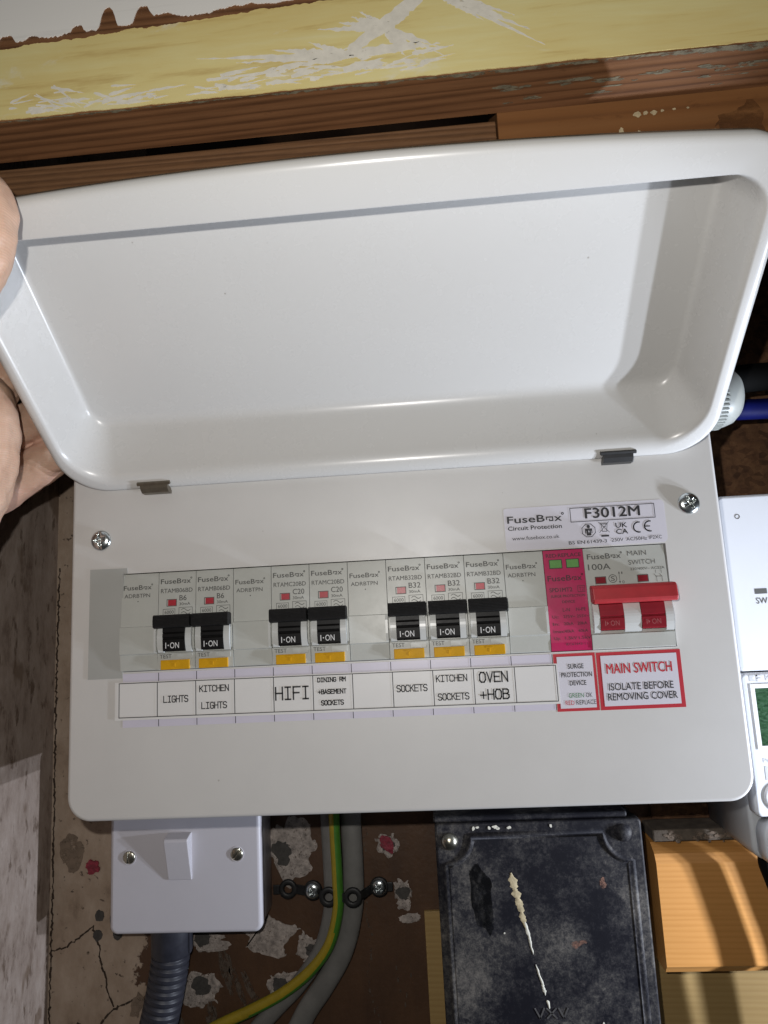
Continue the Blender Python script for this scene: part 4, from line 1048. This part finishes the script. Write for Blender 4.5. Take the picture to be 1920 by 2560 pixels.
def scallop(c, r, s0, s1): return [(c[0] + r * math.cos(math.radians(s0 + (s1 - s0) * k / 10)), c[1] + r * math.sin(math.radians(s0 + (s1 - s0) * k / 10))) for k in range(11)]
out = scallop((a0, b0), q, 90, 0) + scallop((a1, b0), q, 180, 90) + scallop((a1, b1), q, 270, 180) + scallop((a0, b1), q, 0, -90)
out.append(out[0])
mb = MB(); n = len(out) - 1
def off(d):
    r = []
    for k in range(n):
        p0, p1, p2 = out[(k - 1) % n], out[k], out[(k + 1) % n]
        tx, tz = p2[0] - p0[0], p2[1] - p0[1]; L = math.hypot(tx, tz) or 1
        r.append((p1[0] - tz / L * d, p1[1] + tx / L * d))
    return r
lps = []
for d, h_ in ((-1.6, .05), (-.9, -.7), (-.2, -1.15), (.5, -1.0), (1.3, -.35), (2.0, .05)): lps.append([(x, FY + h_, z) for x, z in off(d)])
loft(mb, lps, 0, True); mb.build('embossed_border', 'fuse', fb, True, FO)
for cx, cz in ((147.5, -95.5), (234.5, -93.5)): 
    mb = MB(); mb.lathe([(0.01, -3.0), (1.6, -2.8), (3.0, -2.1), (4.0, -.9), (4.4, .3)], (cx, FY, cz), 'y', 24); mb.build('dome_screw', 'fuse' if cx > 200 else 'brass', fb, True, FO)
def run(pts, w0, w1, seed, step=.5):
    """a run of paint: a ribbon of uneven width, slightly proud of the lid"""
    m_ = MB(); P = []; k = 0
    for (ax, az), (bx, bz) in zip(pts, pts[1:]):
        n_ = max(2, int(abs(bz - az) / step)); P += [(ax + (bx - ax) * i / n_, az + (bz - az) * i / n_) for i in range(n_)]
    P.append(pts[-1]); N = len(P); L = []; R_ = []; C_ = []
    for k, (x, z) in enumerate(P):
        t_ = k / (N - 1); w = (w0 + (w1 - w0) * t_) * (1 + .7 * noise.noise(Vector((z * .45, seed, 0))) + .5 * noise.noise(Vector((z * 1.5, seed, 3)))) * min(1, .25 + 6 * t_, .1 + 6 * (1 - t_))
        dx = .5 * noise.noise(Vector((z * .3, seed, 9))); w = max(w, .08)
        L.append((x - w + dx, FY - .03, z)); C_.append((x + dx, FY - .35, z)); R_.append((x + w + dx, FY - .03, z))
    m_.add(L + C_ + R_, [(k, k + 1, N + k + 1, N + k) for k in range(N - 1)] + [(N + k, N + k + 1, 2 * N + k + 1, 2 * N + k) for k in range(N - 1)], 0, True)
    return m_
run([(177.2, -111), (178.6, -118), (180.4, -126), (182.6, -137)], 1.9, 1.3, 1.0).build('paint_run', 'drip', fb, True, FO)
run([(182.4, -134), (184.0, -141), (185.2, -149)], 1.0, .35, 2.0).build('paint_run', 'drip_white', fb, True, FO)
run([(186.2, -153.5), (188.0, -160), (189.8, -167.5)], .35, .75, 3.0).build('paint_run', 'drip_white', fb, True, FO)
run([(190.4, -169.6), (191.2, -173.5)], .7, .5, 4.0).build('paint_run', 'drip_white', fb, True, FO)
mb = MB()
mb.flat(blob(216.5, -181, .6, 1.4, 5, 12, .2), FY - .22, .2); mb.flat(blob(172, -139, .4, .4, 5, 12, .2), FY - .22, .2)
for x, z in ((160, -89.5), (162, -89), (168, -89.4), (171, -89), (172.5, -89.8), (199, -89.2), (178, -89.5)): mb.flat(blob(x, z, RNG.uniform(.6, 1.6), RNG.uniform(.5, 1.0), x, 12, .35), FY - .4, .4)
mb.build('paint_run', 'drip_white', fb, True, FO)['kind'] = 'stuff'
M['soot'] = plastic('soot_mark', (0.002, 0.002, 0.0025), 0.9, 0.3, 200, 0, 900, 0, 0, 0.1); broken('soot', (1, 1, .6), 150, .30, .62)
mb = MB(); mb.flat(blob(162.0, -122, 5.6, 17.5, 71, 40, .22, .12), FY - .08); mb.build('soot_mark', 'soot', fb, True, FO)
M['rust'] = plastic('rust_mark', (0.17, 0.085, 0.058), 0.8, 0.5, 260, .1, 300); broken('rust', (1, 1, 1), 420, .36, .56)
mb = MB(); mb.flat(blob(207.5, -144.5, 3.8, 1.7, 75, 30, .4, .25), FY - .09); mb.build('rust_mark', 'rust', fb, True, FO); mb = MB(); mb.flat(blob(222, -117, 1.6, 2.6, 76, 30, .4), FY - .09); mb.build('rust_mark', 'rust', fb, True, FO)
M['grime'] = plastic('grime_letter', (0.07, 0.067, 0.067), 0.6, 0.4, 300, .1, 300)
mb = MB(); mono(mb, 'VXV', 184.2, 200.0, -177.5, 4.2, FY - .3, .7); mb.build('raised_letters', 'grime', fb, True, FO)

# ------------------------------------------------------------------ electricity meter
MT = (345, W, -105)
me_ = empty('electricity_meter', MT, 'white electricity meter with a green display beside the consumer unit', 'meter')
MX0, MX1, MY = 293.2, 430.0, 40.0
mb = MB(); rounded_block(mb, MX0, MX1, MY + 7, W - 5.2, -105.5, 70.5, 6, 2.0); mb.build('meter_case', 'meter_side', me_, True, MT)
mb = MB(); rounded_block(mb, MX0 + .6, MX1, MY, MY + 7, -16.2, 71.4, 3, 1.6); mb.build('upper_cover', 'meter', me_, True, MT)
mb = MB(); rounded_block(mb, MX0 + .6, MX1, MY - .6, MY + 7, -84, -16.8, 3, 1.6); mb.build('display_panel', 'meter', me_, True, MT)
mb = MB(); rounded_block(mb, MX0 + 2.2, MX1, MY - 3, MY + 9, -107.6, -84.6, 8, 2.0); mb.build('terminal_cover', 'meter', me_, True, MT)
mb = MB(); mb.frame(298.2, 360, -53.2, -22.2, 2.0, MY - 1.1); mb.build('display_bezel', 'white_ink', me_, True, MT)
mb = MB(); mb.rect(299.9, 358.3, -51.5, -23.9, MY - .9); mb.build('display', 'lcd', me_, True, MT)
mb = MB(); mb.rect(306.7, 312.6, 21.2, 23.8, MY - .12); text(mb, 'SW', 306.8, 312.4, 16.4, 2.9, MY - .12, .01); mb.build('lettering', 'grey_ink', me_, True, MT)
mb = MB(); mb.lathe([(1.3, -.12), (.9, -.12)], (303.0, MY, 60.5), 'y', 20); mb.build('pin_hole', 'grey_ink', me_, True, MT)
t = MB()
text(t, 'Prop', 300.0, 307.0, -59.0, 2.1, MY - .75)
x = 300.2
while x < 330: w = RNG.choice((.4, .8, 1.2)); t.rect(x, x + w, -67, -60.7, MY - .75); x += w + RNG.choice((.4, .7))
t.flat([(298.4, -20.8), (301.2, -20.8), (298.4, -18.0)], MY - .75); t.flat([(298.4, -18.0), (301.4, -18.0), (299.6, -19.4)], MY - .76); t.poly([(302.0, -20.8), (302.0, -18.2), (304.2, -18.2)], .6, MY - .75); t.poly([(302.0, -19.5), (303.8, -19.5)], .5, MY - .75)
text(t, 'K', 306.0, 309.2, -20.8, 2.6, MY - .75)
for i, s_ in enumerate(('IF', 'P', 'P', '8')): text(t, s_, 302.2, 302.2 + 1.3 * len(s_), -88.6 - 2.1 * i, 1.4, MY - 3.12)
t.poly(rrect(300.4, 340, -96.5, -86.4, 1.5, 6, 2), .15, MY - 3.12)
for i in range(4): text(t, ('Ma', 'No', 'IP', 'Y')[i], 302, 305.5, -99.4 - 1.7 * i, 1.1, MY - 3.12)
t.build('lettering', 'faint_ink', me_, True, MT)
mb = MB(); mb.lathe([(7.2, -.2), (6.9, -.7), (5.8, -.8), (.01, -.8)], (305.2, MY - .6, -75.0), 'y', 40); mb.build('optical_port', 'meter', me_, True, MT)
# supply tails leaving the meter's underside
for i, pts in enumerate(([(310, 62, -99), (306.5, 65, -111), (309, 66, -122), (315, 66, -144), (321, 65, -168), (324, 66, -240)], [(329, 62, -99), (326, 65, -111), (328.5, 66, -122), (334.5, 66, -144), (341, 65, -168), (344, 66, -240)])):
    mb = MB(); mb.tube(bez(pts, 10), 4.2, 18)
    tag(mb.build('meter_tail', 'cable_black', None, True, pts[0]), ('thick black supply cable hanging from the meter over the orange board', 'thick black supply cable hanging from the meter beyond the first one')[i], 'cable', 'meter supply tails')

# ------------------------------------------------------------------ gland and tails at the right of the unit
GO = (279, 45, 118)
gl = empty('cable_gland', GO, 'white ribbed plastic cable gland on the side of the consumer unit', 'cable gland')
gy, gz = 45, 125
mb = MB(); mb.lathe([(14, 277.5), (14.5, 285), (15.5, 285.5), (16.5, 287), (16.5, 303), (16.0, 305), (14.5, 309), (11.5, 312), (8, 312.5)], (0, gy, gz), 'x', 48); mb.build('gland_nut', 'gland', gl, True, GO)
mb = MB()
for k in range(48):
    a = 2 * math.pi * k / 48; c_ = (gy + 16.7 * math.cos(a), gz + 16.7 * math.sin(a)); mb.box(289.5, 302.5, c_[0] - .45, c_[0] + .45, c_[1] - .45, c_[1] + .45)
mb.build('grip_rib', 'gland', gl, True, GO)
mb = MB(); mb.tube(bez([(303, 50, 121), (320, 58, 121), (400, 66, 122), (500, 70, 122)], 8), 5.6, 18); tag(mb.build('blue_cable', 'cable_blue', None, True, (305, 47, 117)), 'thick blue cable entering the white gland', 'cable')
mb = MB(); mb.tube(bez([(303, 46, 131), (320, 54, 137), (400, 62, 141), (500, 66, 143)], 8), 7.6, 18); tag(mb.build('black_cable', 'cable_black', None, True, (305, 42, 129)), 'thick black cable entering the gland above the blue one', 'cable')

# ------------------------------------------------------------------ hand holding the lid
def limb(bm_, pts, seg=16):
    """chain of tapered round links (x, y, z, r)"""
    mbx = MB()
    P = [Vector(p[:3]) for p in pts]; R_ = [p[3] for p in pts]
    fine = []; fr = []
    Q = [P[0]] + P + [P[-1]]; RR = [R_[0]] + R_ + [R_[-1]]
    for i in range(1, len(Q) - 2):
        for k in range(8):
            t_ = k / 8; a, b, c, d = Q[i - 1], Q[i], Q[i + 1], Q[i + 2]
            fine.append(.5 * ((2 * b) + (c - a) * t_ + (2 * a - 5 * b + 4 * c - d) * t_ ** 2 + (3 * b - a - 3 * c + d) * t_ ** 3))
            fr.append(RR[i] + (RR[i + 1] - RR[i]) * (3 * t_ * t_ - 2 * t_ ** 3))
    fine.append(P[-1]); fr.append(R_[-1])
    for p, r in zip(fine, fr):
        b2 = bmesh.new(); bmesh.ops.create_icosphere(b2, subdivisions=2, radius=r)
        for v in b2.verts: v.co += p
        bm_.bm(b2, 0, True)
hand = MB()
limb(hand, [(-28, -98, 108, 13.0), (-12, -110, 126, 12.0), (4.5, -117, 142, 11.0), (7.4, -118.2, 155, 10.8), (7.8, -118.2, 162, 9.4)])           # thumb
limb(hand, [(-70, -40, 28, 24), (-66, -46, 60, 25), (-62, -50, 92, 24), (-52, -70, 104, 18), (-32, -94, 106, 13.5)])                            # heel of the palm to the thumb
limb(hand, [(-58, -44, 62, 17), (-47, -43, 84, 17), (-43.5, -42, 104, 16), (-44, -42, 120, 14)])                                            # palm edge in view
limb(hand, [(-76, -6, 82, 11), (-62, -2, 89, 11), (-54, 0, 94, 10.0), (-44, 0, 100.5, 10.4), (-36, 0, 105.5, 9.6), (-32, 0, 108, 8.6)])        # fingers curl behind the rim
limb(hand, [(-70, -14, 112, 11), (-56, -8, 116, 10.2), (-49, -8, 119, 9.0), (-40, -10, 122, 9.4), (-34, -12, 124, 8.6), (-31.5, -12, 125, 8.0)])
limb(hand, [(-66, -30, 112, 13), (-54, -26, 126, 10.8), (-42, -30, 136, 9.6), (-35, -33, 141, 8.8), (-32.8, -34, 143, 8.2)])
limb(hand, [(-62, -40, 124, 12), (-52, -42, 142, 10.4), (-41, -48, 154, 9.2), (-34, -52, 160, 8.4)])
limb(hand, [(-70, -40, 28, 24), (-84, -70, -40, 26), (-92, -100, -110, 29)])                                                                  # wrist and forearm
HO = (-66, -46, 60)
h_e = empty('hand', HO, 'bare left hand gripping the side rim of the open lid with its thumb on top', 'hand')
ho = hand.build('hand_skin', 'skin', h_e, True, HO)
rm = ho.modifiers.new('one_skin', 'REMESH'); rm.mode = 'VOXEL'; rm.voxel_size = 1.0 * S; rm.use_smooth_shade = True
smm = ho.modifiers.new('soften', 'SMOOTH'); smm.factor = .5; smm.iterations = 6
ctx = bpy.data.textures.new('skin_unevenness', 'CLOUDS'); ctx.noise_scale = .011; ctx.noise_depth = 2
dsp = ho.modifiers.new('unevenness', 'DISPLACE'); dsp.texture = ctx; dsp.strength = 2.2 * S; dsp.mid_level = .5; dsp.texture_coords = 'LOCAL'
# thumb nail, on the outer side of the tip
mb = MB(); vs = []; fs = []
for i in range(9):
    for k in range(9):
        u_ = i / 8; w_ = (k / 8 - .5) * 2; a = math.radians(244 + 42 * w_) 
        rr_ = 10.7 * (1 if 0 < i < 8 else .96); ln = 150.5 + 14.5 * u_ - 2.2 * w_ * w_ * u_
        vs.append((7.4 + rr_ * math.cos(a) * 1.0, -118.2 + rr_ * math.sin(a) * 1.0 - .2, ln))
for i in range(8):
    for k in range(8): fs.append((i * 9 + k, i * 9 + k + 1, (i + 1) * 9 + k + 1, (i + 1) * 9 + k))
mb.add(vs, fs, 0, True); mb.build('thumb_nail', 'nail', h_e, True, HO)
